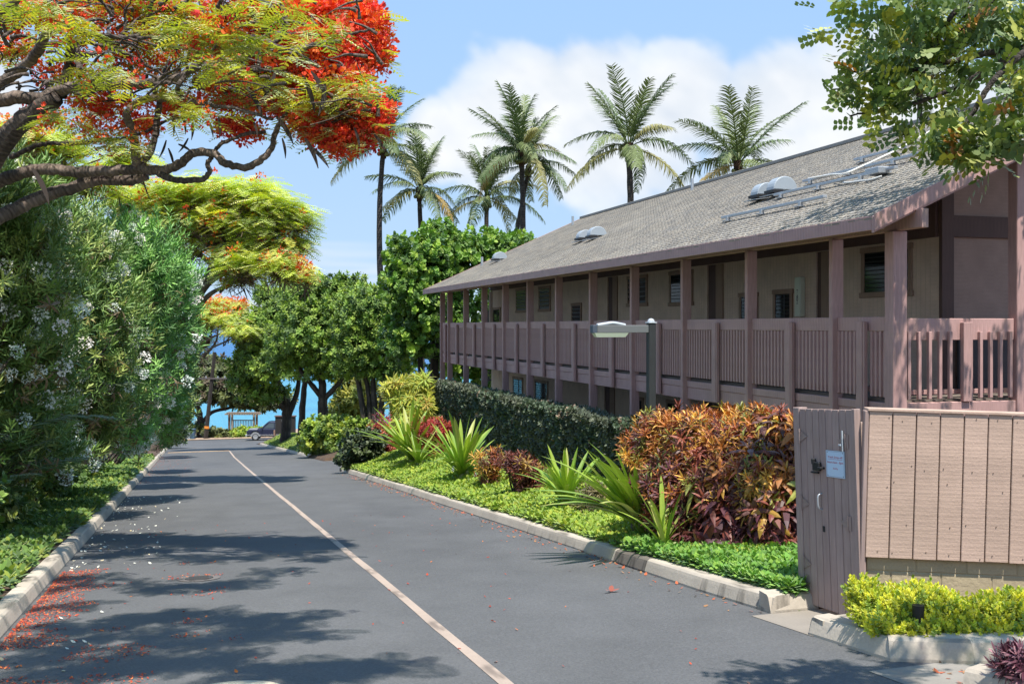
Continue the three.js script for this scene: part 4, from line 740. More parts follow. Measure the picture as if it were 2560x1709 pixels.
// ---------------------------------------------------------------- flame trees
const featherG = [feather(rng(1), 0.34), feather(rng(2), 0.38), feather(rng(3), 0.3)];
const fineFeatherG = [feather(rng(21), 0.8), feather(rng(22), 0.7)];
const flameG = [blossom(rng(4), 16, 0.10, 0.052, 0.04), blossom(rng(5), 12, 0.08, 0.055, 0.042)];
const featherM = leafMat(1, 1, 1, 0.58), flameM = leafMat(1, 1, 1, 0.35);
const featherTone = pick([[0.50, 0.56, 0.025, 0.5], [0.62, 0.57, 0.03, 0.25], [0.36, 0.46, 0.03, 0.25]], 0.25), flameTone = pick([[0.92, 0.075, 0.014, 0.45], [0.95, 0.19, 0.02, 0.35], [0.72, 0.03, 0.025, 0.2]], 0.2);
const brownTone = pick([[0.16, 0.10, 0.07, 0.6], [0.10, 0.065, 0.05, 0.4]], 0.3);
{
  // the near tree: limbs traced in the photograph, at 10 to 15 m
  const base = G(-4.6, 12.5);
  const t = thing('flame_tree', 'nearest red-flowered flame tree arching over the road at the top left', 'tree', base);
  const L = (pts, w0, w1, seg = 9) => limb(pts.map(([x, y, Z]) => at(x / 2.349, y / 2.349, Z).sub(base)), w0 / 2.349 / 2 * PX(12.2), w1 / 2.349 / 2 * PX(12.2), seg, 0.02, rng(Math.round(w0 * 100 + pts[0][0])), pts.length * 5);
  const R = rng(33), loc = (v) => v.clone().sub(base);
  const fork = at(120 / 2.349, 1010 / 2.349, 12.8).sub(base), fork2 = at(-40, 330, 12.6).sub(base);
  part('trunk', merge([limb([V(0, -0.1, 0), V(0.1, 1.2, 0.05), fork.clone().multiplyScalar(0.55).addScaledVector(RIGHT, -0.4), at(-70, 560, 12.8).sub(base)], 0.30, 0.22, 12, 0.03, R), limb([at(-70, 560, 12.8).sub(base), at(-40, 430, 12.7).sub(base), at(30, 330, 12.6).sub(base), at(80, 285, 12.5).sub(base), at(140, 245, 12.4).sub(base)], 0.17, 0.10, 10, 0.02, R)]), M.bark, t);
  const Bs = [
    [[[-260, 640, 12.7], [0, 590, 12.6], [100, 570, 12.5], [250, 575, 12.5], [340, 530, 12.5], [470, 500, 12.4], [700, 490, 12.3], [870, 490, 12.2], [960, 470, 12.1], [1060, 450, 12.1], [1120, 400, 12], [1250, 375, 12], [1400, 345, 11.9], [1500, 310, 11.8], [1600, 290, 11.8], [1750, 300, 11.7], [1830, 265, 11.6], [2000, 240, 11.5]], 92, 24],
    [[[1500, 310, 11.8], [1600, 250, 11.9], [1700, 200, 12], [1850, 205, 12], [2030, 200, 12.1], [2200, 170, 12.2]], 36, 14],
    [[[-80, 560, 12.3], [0, 490, 12.2], [60, 450, 12.2], [150, 380, 12], [220, 290, 11.8], [270, 200, 11.6], [310, 130, 11.4], [320, 60, 11.2], [300, -40, 11], [330, -200, 10.6]], 78, 40],
    [[[310, 140, 11.4], [450, 180, 11.5], [600, 215, 11.6], [800, 210, 11.7], [950, 150, 11.8], [1090, 140, 12], [1300, 90, 12.2], [1500, 40, 12.4]], 34, 14],
    [[[-40, 1080, 13], [80, 1030, 13], [250, 990, 13], [450, 1010, 13], [640, 1000, 12.9], [820, 990, 12.8], [960, 1000, 12.7], [1060, 960, 12.6], [1130, 900, 12.6], [1250, 900, 12.5], [1330, 960, 12.4], [1450, 980, 12.3], [1540, 930, 12.2], [1600, 850, 12.2], [1610, 790, 12.2], [1660, 700, 12.2]], 84, 30],
    [[[930, 1015, 12.7], [1000, 1050, 12.6], [1100, 1060, 12.5], [1200, 1045, 12.5], [1228, 1015, 12.5], [1215, 960, 12.5], [1245, 915, 12.5], [1290, 850, 12.6], [1400, 800, 12.7], [1560, 770, 12.8]], 44, 20],
    [[[800, 970, 12.8], [795, 860, 12.7], [770, 750, 12.6], [745, 670, 12.5], [790, 610, 12.5], [870, 575, 12.4], [980, 580, 12.4], [1090, 580, 12.4], [1200, 610, 12.4], [1400, 640, 12.3], [1600, 700, 12.2]], 62, 18],
    [[[830, 960, 12.8], [900, 840, 12.9], [920, 720, 12.9], [940, 600, 12.8], [965, 500, 12.3]], 48, 34],
    [[[60, 920, 13.2], [130, 890, 13.2], [230, 850, 13.2], [330, 840, 13.2], [480, 840, 13.2], [600, 820, 13.2], [740, 810, 13.2], [860, 770, 13.2], [1000, 700, 13.3], [1150, 690, 13.4]], 34, 16],
    [[[860, 1030, 13.1], [750, 1060, 13.1], [550, 1060, 13.2], [400, 1110, 13.2], [250, 1150, 13.2], [100, 1220, 13.1], [-60, 1300, 12.9], [-260, 1420, 12.8]], 60, 100],
    [[[-200, 120, 11.4], [0, 60, 11.3], [60, 40, 11.2], [120, -60, 11]], 84, 44],
    [[[270, 260, 11.8], [350, 250, 12], [460, 240, 12.2], [600, 270, 12.3], [760, 320, 12.4], [860, 380, 12.5], [960, 440, 12.3]], 26, 16],
    [[[420, 240, 13.4], [400, 400, 13.5], [360, 560, 13.3]], 60, 70], [[[450, 220, 13], [455, 330, 12.9], [470, 440, 12.6]], 34, 40],
    [[[1640, -60, 12], [1660, 60, 12], [1680, 120, 12], [1660, 190, 12]], 28, 34], [[[1100, 420, 12], [1040, 520, 12], [1090, 590, 12.3]], 30, 26],
    [[[1650, 700, 12.2], [1700, 640, 12.1], [1800, 600, 12], [1950, 640, 11.8], [2100, 700, 11.7]], 20, 8], [[[700, 210, 11.7], [900, 260, 11.6], [1100, 290, 11.6], [1250, 330, 11.6]], 18, 10],
  ];
  part('limbs', merge(Bs.map(([p, a, b]) => L(p, a, b))), M.bark, t);
  // twigs
  const tw = [], TR = rng(71);
  for (let k = 0; k < 330; k++) { const x = TR() * 2250, y = -40 + TR() * (x > 1700 ? 760 : 640), Z = 11 + TR() * 3; let a = at(x / 2.349, y / 2.349, Z); const dx = x > 1500 ? -TR() * 0.7 : (TR() - 0.3) * 0.9, dy = (TR() - 0.35) * 0.5; const b = a.clone().addScaledVector(RIGHT, dx).add(V(0, dy, 0)).addScaledVector(FWD, (TR() - 0.5) * 0.8); tw.push(forkTo(TR, loc(a), loc(b), 0.014 + TR() * 0.016, 0.005, 0.08, 5)); }
  part('twigs', merge(tw), M.bark, t);
  // foliage pads: visible part, then the part over the camera's head that shades the road
  const pads = [], reds = [];
  const pad = (x, y, Z, rx, ry, n, red) => { const c = at(x - (x > 800 ? 25 : 0), y - 6, Z + 0.8); pads.push([loc(c), [rx * 0.9, ry * 0.9, rx * 0.9], Math.round(n * (x > 720 ? 0.5 : 0.62))]); if (red) reds.push([loc(c), [rx * 0.95, ry * 1.0, rx * 0.9], Math.round(red * (x > 720 ? 1.5 : 2.6))]); };
  const PR = rng(12);
  for (const [x, y, Z, rx, ry, n, red] of [
    [60, 40, 12, 0.75, 0.24, 110, 26], [200, 20, 12.5, 0.8, 0.24, 120, 40], [330, 10, 12, 0.7, 0.22, 120, 40], [470, 30, 12.2, 0.8, 0.24, 150, 20], [600, 20, 11.8, 0.75, 0.24, 150, 30], [720, 40, 12, 0.7, 0.26, 140, 90],
    [50, 130, 12.8, 0.6, 0.2, 70, 24], [280, 110, 13, 0.7, 0.2, 90, 20], [420, 120, 12.8, 0.7, 0.2, 110, 20], [560, 110, 12.2, 0.7, 0.2, 130, 36], [690, 115, 12, 0.6, 0.22, 110, 60],
    [800, 40, 11.8, 0.55, 0.3, 90, 190], [880, 60, 11.8, 0.5, 0.32, 60, 210], [940, 90, 11.7, 0.35, 0.34, 30, 190], [860, 130, 11.6, 0.5, 0.26, 50, 170], [780, 120, 11.6, 0.5, 0.22, 80, 90], [955, 150, 11.7, 0.22, 0.2, 12, 80],
    [180, 200, 13.2, 0.6, 0.18, 60, 20], [330, 190, 13, 0.6, 0.18, 80, 18], [500, 190, 12.6, 0.65, 0.18, 120, 16], [640, 190, 12.2, 0.6, 0.18, 110, 40], [760, 200, 11.8, 0.55, 0.2, 90, 100], [860, 210, 11.6, 0.5, 0.22, 70, 130],
    [250, 270, 13.4, 0.5, 0.16, 50, 40], [440, 270, 13, 0.4, 0.15, 40, 40], [590, 250, 12.4, 0.5, 0.16, 70, 50], [700, 260, 12, 0.5, 0.16, 80, 60], [800, 265, 11.7, 0.5, 0.18, 120, 60], [900, 260, 11.6, 0.42, 0.18, 100, 70], [945, 285, 11.6, 0.32, 0.18, 70, 90],
    [830, 330, 11.6, 0.42, 0.17, 50, 140], [880, 360, 11.6, 0.3, 0.16, 30, 110], [780, 310, 11.7, 0.35, 0.15, 40, 70], [940, 330, 11.6, 0.35, 0.16, 70, 50], [600, 330, 12.6, 0.3, 0.14, 16, 50], [240, 330, 13.4, 0.45, 0.15, 40, 10], [120, 300, 13.6, 0.5, 0.16, 40, 16], [350, 320, 13.4, 0.3, 0.12, 22, 30],
  ]) pad(x, y, Z, rx, ry, n, red);
  for (let k = 0; k < 12; k++) { const x = -5.6 + PR() * 2.2, s = 8 + PR() * 8, y = roadY(s) + 6.2 + PR() * 1.2; pads.push([V(x, y, -s).sub(base), [0.8, 0.25, 0.8], 60]); reds.push([V(x, y, -s).sub(base), [0.8, 0.3, 0.8], 16]); }   // upper storey
  const shadeAt = (gx, gy, h, rx, rz, n) => { const c = onRoad(gx, gy).addScaledVector(TO_SUN, h / TO_SUN.y); pads.push([loc(c), [rx, 0.16, rz], n]); reds.push([loc(c), [rx, 0.2, rz], Math.round(n * 0.18)]); };
  const SR = rng(611);
  for (const [x0, x1, y0, y1, k] of [[150, 830, 1378, 1400, 10], [120, 700, 1420, 1480, 9], [280, 790, 1535, 1555, 7], [120, 760, 1575, 1615, 9], [0, 560, 1650, 1700, 9], [600, 950, 1655, 1690, 6], [-100, 260, 1500, 1700, 6]])
    for (let i = 0; i < k; i++) { const gx = mixn(x0, x1, (i + SR()) / k), gy = mixn(y0, y1, SR()), r = 0.26 + SR() * 0.24; shadeAt(gx, gy, 5.3 + SR() * 0.8, r, r * (0.28 + 0.3 * SR()), Math.round(26 * r / 0.4)); }
  dress(t, 'crown', featherG, featherM, pads, { flat: true, shell: 0.6, tone: featherTone });
  dress(t, 'flowers', flameG, flameM, reds, { shell: 0.45, tone: flameTone, size: 0.85, out: 0.5, up: 0.6 });
  // long dark seed pods
  const podC = new GB(); { const n = 9, c = (i) => { const u = i / n; return [0.035 * Math.sin(u * 2.4), -0.42 * u, 0, 0.024 * Math.sin(Math.PI * Math.min(1, 0.12 + u * 0.9)) + 0.004]; }; for (let i = 0; i < n; i++) { const [x, y, , w] = c(i), [X, Y, , Wd] = c(i + 1); podC.quad([x - w, y, 0.004], [x + w, y, 0.004], [X + Wd, Y, 0.004], [X - Wd, Y, 0.004]); podC.quad([x + w, y, -0.004], [x - w, y, -0.004], [X - Wd, Y, -0.004], [X + Wd, Y, -0.004]); podC.quad([x - w, y, -0.004], [x - w, y, 0.004], [X - Wd, Y, 0.004], [X - Wd, Y, -0.004]); podC.quad([x + w, y, 0.004], [x + w, y, -0.004], [X + Wd, Y, -0.004], [X + Wd, Y, 0.004]); } }
  const podG = podC.build(), podM = mat({ color: RGB(0.035, 0.022, 0.016), roughness: 0.7 }), QR = rng(19);
  for (const [x, y, Z, r, s] of [[632, 85, 11.6, 0.1, 1], [688, 180, 11.5, -0.5, 0.75], [757, 190, 11.4, 0.3, 0.85], [778, 178, 11.4, 0.45, 0.75], [812, 205, 11.4, -0.25, 0.8], [616, 218, 11.8, 0.4, 0.85], [690, 290, 11.8, 0.5, 0.8], [762, 345, 11.6, 0.4, 0.8], [775, 365, 11.6, 0.6, 0.7], [420, 370, 12.6, 0.2, 0.5], [415, 350, 12.6, -0.5, 0.5], [445, 360, 12.6, 0.9, 0.5], [470, 345, 12.6, -0.7, 0.45], [495, 0, 11.5, 0.2, 0.5], [80, 420, 12.6, 0.35, 1], [430, 290, 12.5, 0, 0.5], [455, 285, 12.5, 0.1, 0.55], [480, 295, 12.4, -0.1, 0.55], [520, 300, 12.4, 0.2, 0.5], [545, 290, 12.3, 0, 0.55], [705, 345, 11.9, 0.1, 0.5], [632, 300, 12, 0.2, 0.45], [330, 165, 12.6, 0, 0.5], [420, 150, 12.4, -0.5, 0.5], [885, 318, 11.5, 0.2, 0.5], [935, 335, 11.5, 0.5, 0.5]]) {
    const m = part('seed_pod', podG, podM, t, loc(at(x, y, Z))); m.rotation.set((QR() - 0.5) * 0.4, -YAW + (QR() - 0.5) * 0.8, r); m.scale.setScalar(s * 1.15);
  }
}
function flameTree(label, base, trunkPts, clumps, o) {
  const t = thing('flame_tree', label, 'tree', base, 0, null), R = nextR(), loc = (v) => v.clone().sub(base);
  const P = trunkPts.map(loc), end = P[P.length - 1];
  part('trunk', limb([V(0, -0.2, 0), ...P], o.r, o.r * 0.6, 9, 0.05, R), M.bark, t);
  const br = []; for (const [c, r] of clumps) { const lc = loc(c), from = P[Math.floor(R() * P.length * 0.99)].clone().lerp(end, R()); const mid = lc.clone().add(V(0, -r[1] * 0.6, 0)); br.push(forkTo(R, from, mid, o.r * 0.38, 0.03, 0.05, 6)); for (let k = 0; k < 5; k++) br.push(forkTo(R, from.clone().lerp(mid, 0.5 + 0.5 * R()), lc.clone().add(V((R() - 0.5) * r[0] * 1.7, (R() - 0.3) * r[1], (R() - 0.5) * r[2] * 1.7)), 0.05, 0.012, 0.05, 4)); }
  part('limbs', merge(br), M.bark, t);
  const local = clumps.map(([c, r, n]) => [loc(c), r, n]);
  dress(t, 'crown', fineFeatherG, featherM, local, { flat: true, shell: 0.5, tone: pick([[0.66, 0.76, 0.035, 0.5], [0.80, 0.78, 0.04, 0.25], [0.52, 0.66, 0.04, 0.25]], 0.22), size: o.size || 0.8 });
  dress(t, 'flowers', flameG, flameM, local.map(([c, r, n], i) => [c, [r[0], r[1] * 1.05, r[2]], Math.round(n * 0.42 * (clumps[i][3] ?? 0.12))]), { shell: 0.25, tone: o.flower || pick([[0.85, 0.20, 0.015, 0.6], [0.8, 0.09, 0.012, 0.4]], 0.2), size: o.fsize || 1.5 });
  dress(t, 'dry_pods', [whorl(rng(66), 4, 0.4, 0.03, -0.6, 1.0, 0.1, true, 0.3)], leafMat(1, 1, 1, 0.1), local.map(([c, r, n]) => [c.clone().add(V(0, -r[1] * 0.9, 0)), [r[0] * 0.85, r[1] * 0.55, r[2] * 0.85], Math.round(n * (o.dry ?? 0.22) * 0.35)]), { tone: brownTone, jit: 2.2, out: 0.3, up: 0.4, shell: 0.7 });
  return t;
}
{
  const Z = 31, C = (x, y, z, rx, ry, n, f) => [at(x, y, z), [rx * PX(z), ry * 1.3 * PX(z), rx * PX(z) * 0.9], Math.round(n * 1.3), f];
  flameTree('yellow-green flame tree with orange blossom behind the white oleanders', G(-3.6, 33), [at(330, 1000, Z), at(400, 900, Z), at(455, 845, Z), at(480, 760, Z), at(520, 690, Z), at(575, 610, Z)], [
    C(330, 500, 32, 85, 34, 420, 0.10), C(420, 490, 31, 100, 34, 520, 0.16), C(520, 480, 31, 110, 36, 600, 0.05), C(620, 480, 30.5, 90, 32, 460, 0.05), C(690, 510, 30, 75, 28, 300, 0.04), C(740, 545, 30, 55, 22, 170, 0.03),
    C(440, 545, 31, 100, 30, 420, 0.10), C(560, 545, 30.5, 105, 30, 460, 0.14), C(660, 560, 30, 70, 26, 230, 0.06), C(400, 590, 33, 60, 30, 160, 0.05),
    C(620, 650, 29.5, 70, 30, 230, 0.18), C(700, 655, 29, 50, 28, 170, 0.3), C(755, 680, 29, 26, 22, 60, 1.2), C(590, 690, 30, 45, 18, 90, 0.4), C(690, 610, 30, 60, 26, 160, 0.2), C(560, 640, 30, 40, 22, 80, 0.3), C(480, 600, 31, 70, 30, 130, 0.1), C(590, 605, 30.4, 70, 30, 150, 0.15), C(640, 590, 30.2, 60, 26, 150, 0.1), C(390, 540, 32, 70, 34, 200, 0.08), C(740, 600, 30, 40, 26, 110, 0.15)],
  { r: 0.26, dry: 0.5, size: 0.7, fsize: 1.25 });
  const Z2 = 72;
  flameTree('small far flame tree with orange-red blossom beside the utility pole', G(-2.6, 74), [at(452, 1010, Z2), at(475, 930, Z2), at(490, 890, Z2), at(520, 850, Z2)], [
    C(520, 790, 72, 60, 22, 380, 0.25), C(585, 800, 71, 50, 20, 280, 0.12), C(540, 760, 73, 50, 16, 200, 0.7), C(480, 800, 73, 45, 22, 220, 0.2), C(600, 825, 70, 40, 16, 200, 0.1), C(600, 760, 72, 18, 12, 60, 1.2), C(500, 850, 73, 40, 16, 130, 0.3)],
  { r: 0.3, dry: 0.5, size: 1.1, fsize: 2.2 });
  // more canopy of the row on the left, behind the oleanders
  flameTree('flame tree canopy glimpsed low behind the near limbs on the left', G(-7.5, 22), [V(-7.4, 0.6, -22), V(-6.9, 2.2, -21.6), V(-6.4, 3.4, -21)], [
    C(60, 420, 20, 90, 32, 260, 0.08), C(200, 440, 21, 100, 32, 300, 0.08), C(130, 360, 20, 90, 28, 240, 0.25), C(300, 400, 22, 70, 28, 160, 0.1), C(40, 330, 19, 80, 30, 200, 0.3)], { r: 0.24, dry: 0.2, size: 0.62, fsize: 1.0 });
}
// ---------------------------------------------------------------- oleanders on the left
{
  const sprig = [whorl(rng(9), 16, 0.17, 0.024, 0.45, 1.3, 0.26, false, 0.1), whorl(rng(10), 13, 0.19, 0.027, 0.3, 1.2, 0.22, false, 0.18), whorl(rng(13), 9, 0.15, 0.022, 0.6, 1.3, 0.3, false, 0.1)], far = [whorl(rng(11), 14, 0.24, 0.042, 0.1, 1.2, 0.16)];
  const white = [blossom(rng(14), 96, 0.13, 0.034, 0.032)], dead = [whorl(rng(15), 8, 0.14, 0.03, -0.8, 0.3, 0.1, true, 0.4)];
  const lm = leafMat(1, 1, 1, 0.25, { roughness: 0.55 }), wm = leafMat(0.95, 0.95, 0.91, 0.2);
  const dark = pick([[0.155, 0.265, 0.055, 0.45], [0.23, 0.36, 0.07, 0.33], [0.38, 0.46, 0.11, 0.22]], 0.3), fresh = pick([[0.19, 0.40, 0.09, 0.5], [0.28, 0.52, 0.11, 0.32], [0.13, 0.28, 0.075, 0.18]], 0.28);
  const shrub = (label, base, blobs, tone, geos, fl, size = 1) => {
    const t = thing('oleander', label, 'shrub', base, 0, 'oleanders along the left kerb'), R = nextR(), loc = blobs.map(([c, r, n]) => [c.clone().sub(base), r, n]);
    part('stems', merge(loc.flatMap(([c, r]) => Array.from({ length: 5 }, () => forkTo(R, V((R() - 0.5) * 0.5, -0.1, (R() - 0.5) * 0.5), c.clone().add(V((R() - 0.5) * r[0] * 1.5, (R() - 0.2) * r[1], (R() - 0.5) * r[2] * 1.5)), 0.035, 0.01, 0.05, 5)))), M.bark, t);
    dress(t, 'foliage', geos, lm, loc, { shell: 0.45, tone, size, up: 0.9, out: 0.7, spike: 0.12 });
    dress(t, 'flowers', white, wm, loc.map(([c, r, n]) => [c, [r[0] * 1.13, r[1] * 1.13, r[2] * 1.13], Math.round(n * fl * 1.25)]), { shell: 0.05, size: size * 0.95, tone: sc(1, 1, 0.96, 0.06), keep: (p, Rr) => vnoise(p.x * 1.4 + 50, p.y * 1.4 + p.z * 1.1 + 50, 3) > 0.46 });
    dress(t, 'dry_leaves', dead, lm, loc.map(([c, r, n]) => [c.clone().add(V(0, -r[1] * 0.35, 0)), r, Math.round(n * 0.10)]), { shell: 0.5, tone: pick([[0.20, 0.13, 0.06, 0.6], [0.28, 0.22, 0.06, 0.4]], 0.3) });
  };
  shrub('nearest oleander, dark and tall, cut by the left edge of the picture', G(-4.4, 15), [blob(-60, 520, 14.5, 130, 130, 520), blob(40, 640, 15, 130, 140, 620), blob(-40, 800, 15, 130, 150, 560), blob(60, 860, 15.5, 130, 150, 620), blob(40, 1030, 15.8, 130, 120, 480), blob(-60, 1080, 15, 110, 130, 300), blob(60, 500, 15.5, 80, 90, 260), blob(90, 1150, 16.5, 100, 60, 260)], dark, sprig, 0.05);
  shrub('broad oleander with white clusters beside the nearest one', G(-4.2, 19.5), [blob(180, 620, 18.5, 110, 100, 560), blob(150, 760, 18.5, 130, 130, 680), blob(230, 800, 19, 120, 150, 700), blob(170, 950, 19, 130, 130, 560), blob(250, 980, 19.5, 90, 120, 400), blob(110, 560, 18, 80, 70, 240), blob(220, 1080, 20, 90, 60, 300)], dark, sprig, 0.06);
  shrub('fresh green oleander crowned with many white flowers', G(-4.0, 24), [blob(280, 640, 22, 110, 95, 640), blob(350, 660, 22.5, 95, 95, 560), blob(300, 780, 22.5, 120, 120, 640), blob(390, 800, 23.5, 85, 130, 520), blob(330, 930, 23, 110, 120, 520), blob(400, 720, 23, 70, 80, 320), blob(300, 1030, 23.5, 90, 80, 260), blob(330, 1090, 25, 60, 46, 200)], fresh, sprig, 0.11);
  shrub('oleander leaning over the road with a white-tipped bough', G(-3.4, 31), [blob(420, 760, 28, 55, 75, 380), blob(430, 860, 29, 55, 95, 460), blob(400, 940, 29, 60, 100, 440), blob(455, 700, 27.5, 32, 22, 120), blob(390, 1030, 30, 55, 70, 280), blob(455, 800, 28, 30, 60, 200)], fresh, far, 0.14, 0.9);
  shrub('dark oleander far down the left kerb', G(-3.0, 42), [blob(440, 940, 38, 38, 70, 360), blob(430, 1020, 40, 42, 60, 320), blob(455, 880, 38, 26, 50, 180), blob(410, 1070, 40, 36, 40, 160)], dark, far, 0.05, 1.1);
  shrub('last oleander before the crossing on the left', G(-2.6, 60), [blob(445, 990, 56, 30, 60, 340), blob(440, 1060, 60, 26, 40, 240), blob(455, 920, 56, 22, 46, 200)], pick([[0.085, 0.16, 0.04, 0.6], [0.13, 0.22, 0.04, 0.4]], 0.25), far, 0.05, 1.5);
  shrub('leafy shrub ending the left row by the beach street', G(-2.2, 84), [blob(430, 1070, 82, 22, 30, 240), blob(445, 1040, 82, 18, 34, 200), blob(425, 1100, 84, 20, 14, 90)], pick([[0.13, 0.21, 0.035, 0.6], [0.2, 0.27, 0.04, 0.4]], 0.25), far, 0.02, 1.9);
}
// ---------------------------------------------------------------- palm fronds
function frondGeo(R, len, pairs, leaf, arch, droop, twist = 0) {      // starts at the origin, grows along +x and bends down
  const g = new GB(), c = (t) => V(len * (t - 0.08 * arch * t * t), arch * len * (0.55 * t - 0.95 * t * t), twist * len * t * t);
  const n = 9; for (let i = 0; i < n; i++) { const a = c(i / n), b = c((i + 1) / n), w = 0.032 * len / 4 * (1 - i / n) + 0.006, w2 = 0.032 * len / 4 * (1 - (i + 1) / n) + 0.006; g.quad([a.x, a.y, a.z - w], [a.x, a.y, a.z + w], [b.x, b.y, b.z + w2], [b.x, b.y, b.z - w2]); g.quad([a.x, a.y + w, a.z], [a.x, a.y - w, a.z], [b.x, b.y - w2, b.z], [b.x, b.y + w2, b.z]); }
  for (let k = 0; k < pairs; k++) for (const s of [-1, 1]) {
    const t = 0.14 + 0.86 * (k + R() * 0.6) / pairs, o = c(Math.min(1, t)), e = c(Math.min(1, t + 0.02)).sub(c(Math.min(1, t) - 0.02)).normalize(), l = leaf * Math.pow(Math.sin(Math.PI * (0.12 + 0.80 * t)), 0.7) * (0.85 + R() * 0.3);
    const d = e.clone().multiplyScalar(0.45 + R() * 0.35).add(V((R() - 0.5) * 0.15, 0.12 + R() * 0.2, s * (0.65 + R() * 0.3))).normalize(), w = leaf * 0.025 * (0.7 + R() * 0.6); let p0 = o, dd = d.clone();
    const up = e.clone().cross(d).normalize(); const wv = d.clone().cross(up).normalize();
    for (let q = 0; q < 3; q++) { const p1 = p0.clone().addScaledVector(dd, l / 3); const wa = w * [1, 1.1, 0.8][q], wb = w * [1.1, 0.8, 0.05][q]; const A = p0.clone().addScaledVector(wv, wa), B = p0.clone().addScaledVector(wv, -wa), C = p1.clone().addScaledVector(wv, -wb), D = p1.clone().addScaledVector(wv, wb); g.quad([A.x, A.y, A.z], [B.x, B.y, B.z], [C.x, C.y, C.z], [D.x, D.y, D.z]); p0 = p1; dd.y -= droop * (0.7 + R() * 0.6); dd.normalize(); }
  }
  return g.build();
}
{
  const hang = [frondGeo(rng(41), 4, 60, 1.0, 0.5, 1.1), frondGeo(rng(42), 4.2, 60, 1.05, 0.75, 1.3, 0.15), frondGeo(rng(43), 3.6, 56, 0.95, 1.0, 1.3, -0.2)], rise = [frondGeo(rng(44), 3.4, 54, 0.8, 0.2, 0.6), frondGeo(rng(45), 3.2, 44, 0.75, 0.4, 0.8, 0.25)];
  const gm = [leafMat(0.105, 0.16, 0.04, 0.3, { roughness: 0.6 }), leafMat(0.15, 0.20, 0.045, 0.3, { roughness: 0.6 }), leafMat(0.32, 0.30, 0.085, 0.35, { roughness: 0.6 }), leafMat(0.42, 0.29, 0.07, 0.35)];
  const fibre = mat({ color: RGB(0.24, 0.125, 0.06), map: T.bark, roughness: 0.95 }), nutM = mat({ color: RGB(0.20, 0.22, 0.06), roughness: 0.5 });
  const palm = (label, crown, foot, Z, size, seed, bend, o = {}) => {
    const R = rng(seed), top = at(crown[0], crown[1], Z), b = at(foot, 900, Z); b.y = groundY(b.x, -b.z);
    const t = thing('coconut_palm', label, 'palm tree', b, 0, 'coconut palms behind the roof'), e = top.clone().sub(b);
    const k1 = e.clone().multiplyScalar(0.45).addScaledVector(RIGHT, bend), k2 = e.clone().multiplyScalar(0.8).addScaledVector(RIGHT, bend * 0.7);
    part('trunk', limb([V(0, -0.3, 0), k1, k2, e], 0.21 * size, 0.135 * size, 10, 0.02, R, 26), M.palmBark, t);
    part('crown_shaft', limb([e.clone().add(V(0, -0.55 * size, 0)), e.clone().add(V(0, -0.1, 0)), e.clone().add(V(0, 0.35 * size, 0))], 0.16 * size, 0.24 * size, 9), fibre, t);
    for (let k = 0; k < 7; k++) part('coconut', new THREE.SphereGeometry(0.12, 8, 6).toNonIndexed(), nutM, t, e.clone().add(V(Math.cos(k * 2.4) * 0.24, -0.1 - R() * 0.25, Math.sin(k * 2.4) * 0.24)));
    const N = o.n || 19;
    for (let k = 0; k < N; k++) {
      const u = k / N, up = u < 0.4, geo = up ? rise[Math.floor(R() * 2)] : hang[Math.floor(R() * 3)];
      const f = part('frond', geo, up ? gm[Math.floor(R() * 2)] : u > 0.88 ? gm[2 + (R() < 0.3 ? 1 : 0)] : gm[R() < 0.16 ? 2 : R() < 0.5 ? 1 : 0], t, e.clone().add(V(0, 0.15, 0)));
      const el = up ? 0.8 + R() * 0.62 : mixn(0.7, -0.6, Math.pow((u - 0.4) / 0.6, 0.9)) + (R() - 0.5) * 0.22;
      f.rotation.order = 'YZX'; f.rotation.set((R() - 0.5) * 0.5, k * 2.39996 + (R() - 0.5) * 0.5, el); f.scale.setScalar(size * (up ? 1.0 + R() * 0.3 : 0.74 + R() * 0.28));
    }
  };
  palm('tallest left palm, its crown half behind the red blossom', [958, 372], 992, 57, 0.98, 301, -0.5);
  palm('shorter palm just right of the leftmost palm trunk', [1048, 482], 1052, 62, 0.95, 302, 0.1);
  palm('low palm standing left of the twin crowns in the middle', [1216, 505], 1232, 63, 0.98, 303, -0.1);
  palm('bushy upright palm with a straight trunk in the middle', [1304, 392], 1296, 58, 1.0, 304, 0.15, { n: 24 });
  palm('leaning palm whose trunk crosses the straight one in the middle', [1322, 425], 1235, 60, 0.8, 305, -0.3, { n: 13 });
  palm('lone palm with a clear trunk rising behind the roof ridge', [1572, 376], 1582, 52, 1.05, 306, 0.1);
  palm('rightmost full palm crown resting on the roof ridge', [1846, 420], 1842, 50, 1.02, 307, 0);
  palm('palm glimpsed through the branches at the upper right', [2300, 215], 2300, 52, 0.9, 308, 0);
  // small feather palms in the left bed
  const small = [frondGeo(rng(51), 1.5, 30, 0.5, 0.7, 0.45), frondGeo(rng(52), 1.7, 32, 0.55, 0.95, 0.5)], sm2 = [leafMat(0.10, 0.17, 0.03, 0.4), leafMat(0.15, 0.21, 0.035, 0.4)];
  const young = (label, b, n, seed, size) => { const R = rng(seed), t = thing('young_palm', label, 'palm', b); for (let k = 0; k < n; k++) { const f = part('frond', small[k % 2], sm2[Math.floor(R() * 2)], t, V((R() - 0.5) * 0.15, 0.3 + R() * 0.9, (R() - 0.5) * 0.15)); f.rotation.order = 'YZX'; f.rotation.set(0, k * 2.4 + R(), 0.5 + R() * 0.75); f.scale.setScalar(size * (0.8 + R() * 0.4)); } part('stem', limb([V(0, -0.05, 0), V(0.03, 0.6, 0), V(0, 1.3, 0)], 0.05, 0.03, 6), M.darkBark, t); };
  young('young feather palm drooping over the left ground cover', G(-2.75, 16.6), 11, 401, 0.95);
  young('young feather palm in the shade among the oleanders', G(-2.7, 20.5), 12, 402, 1.2);
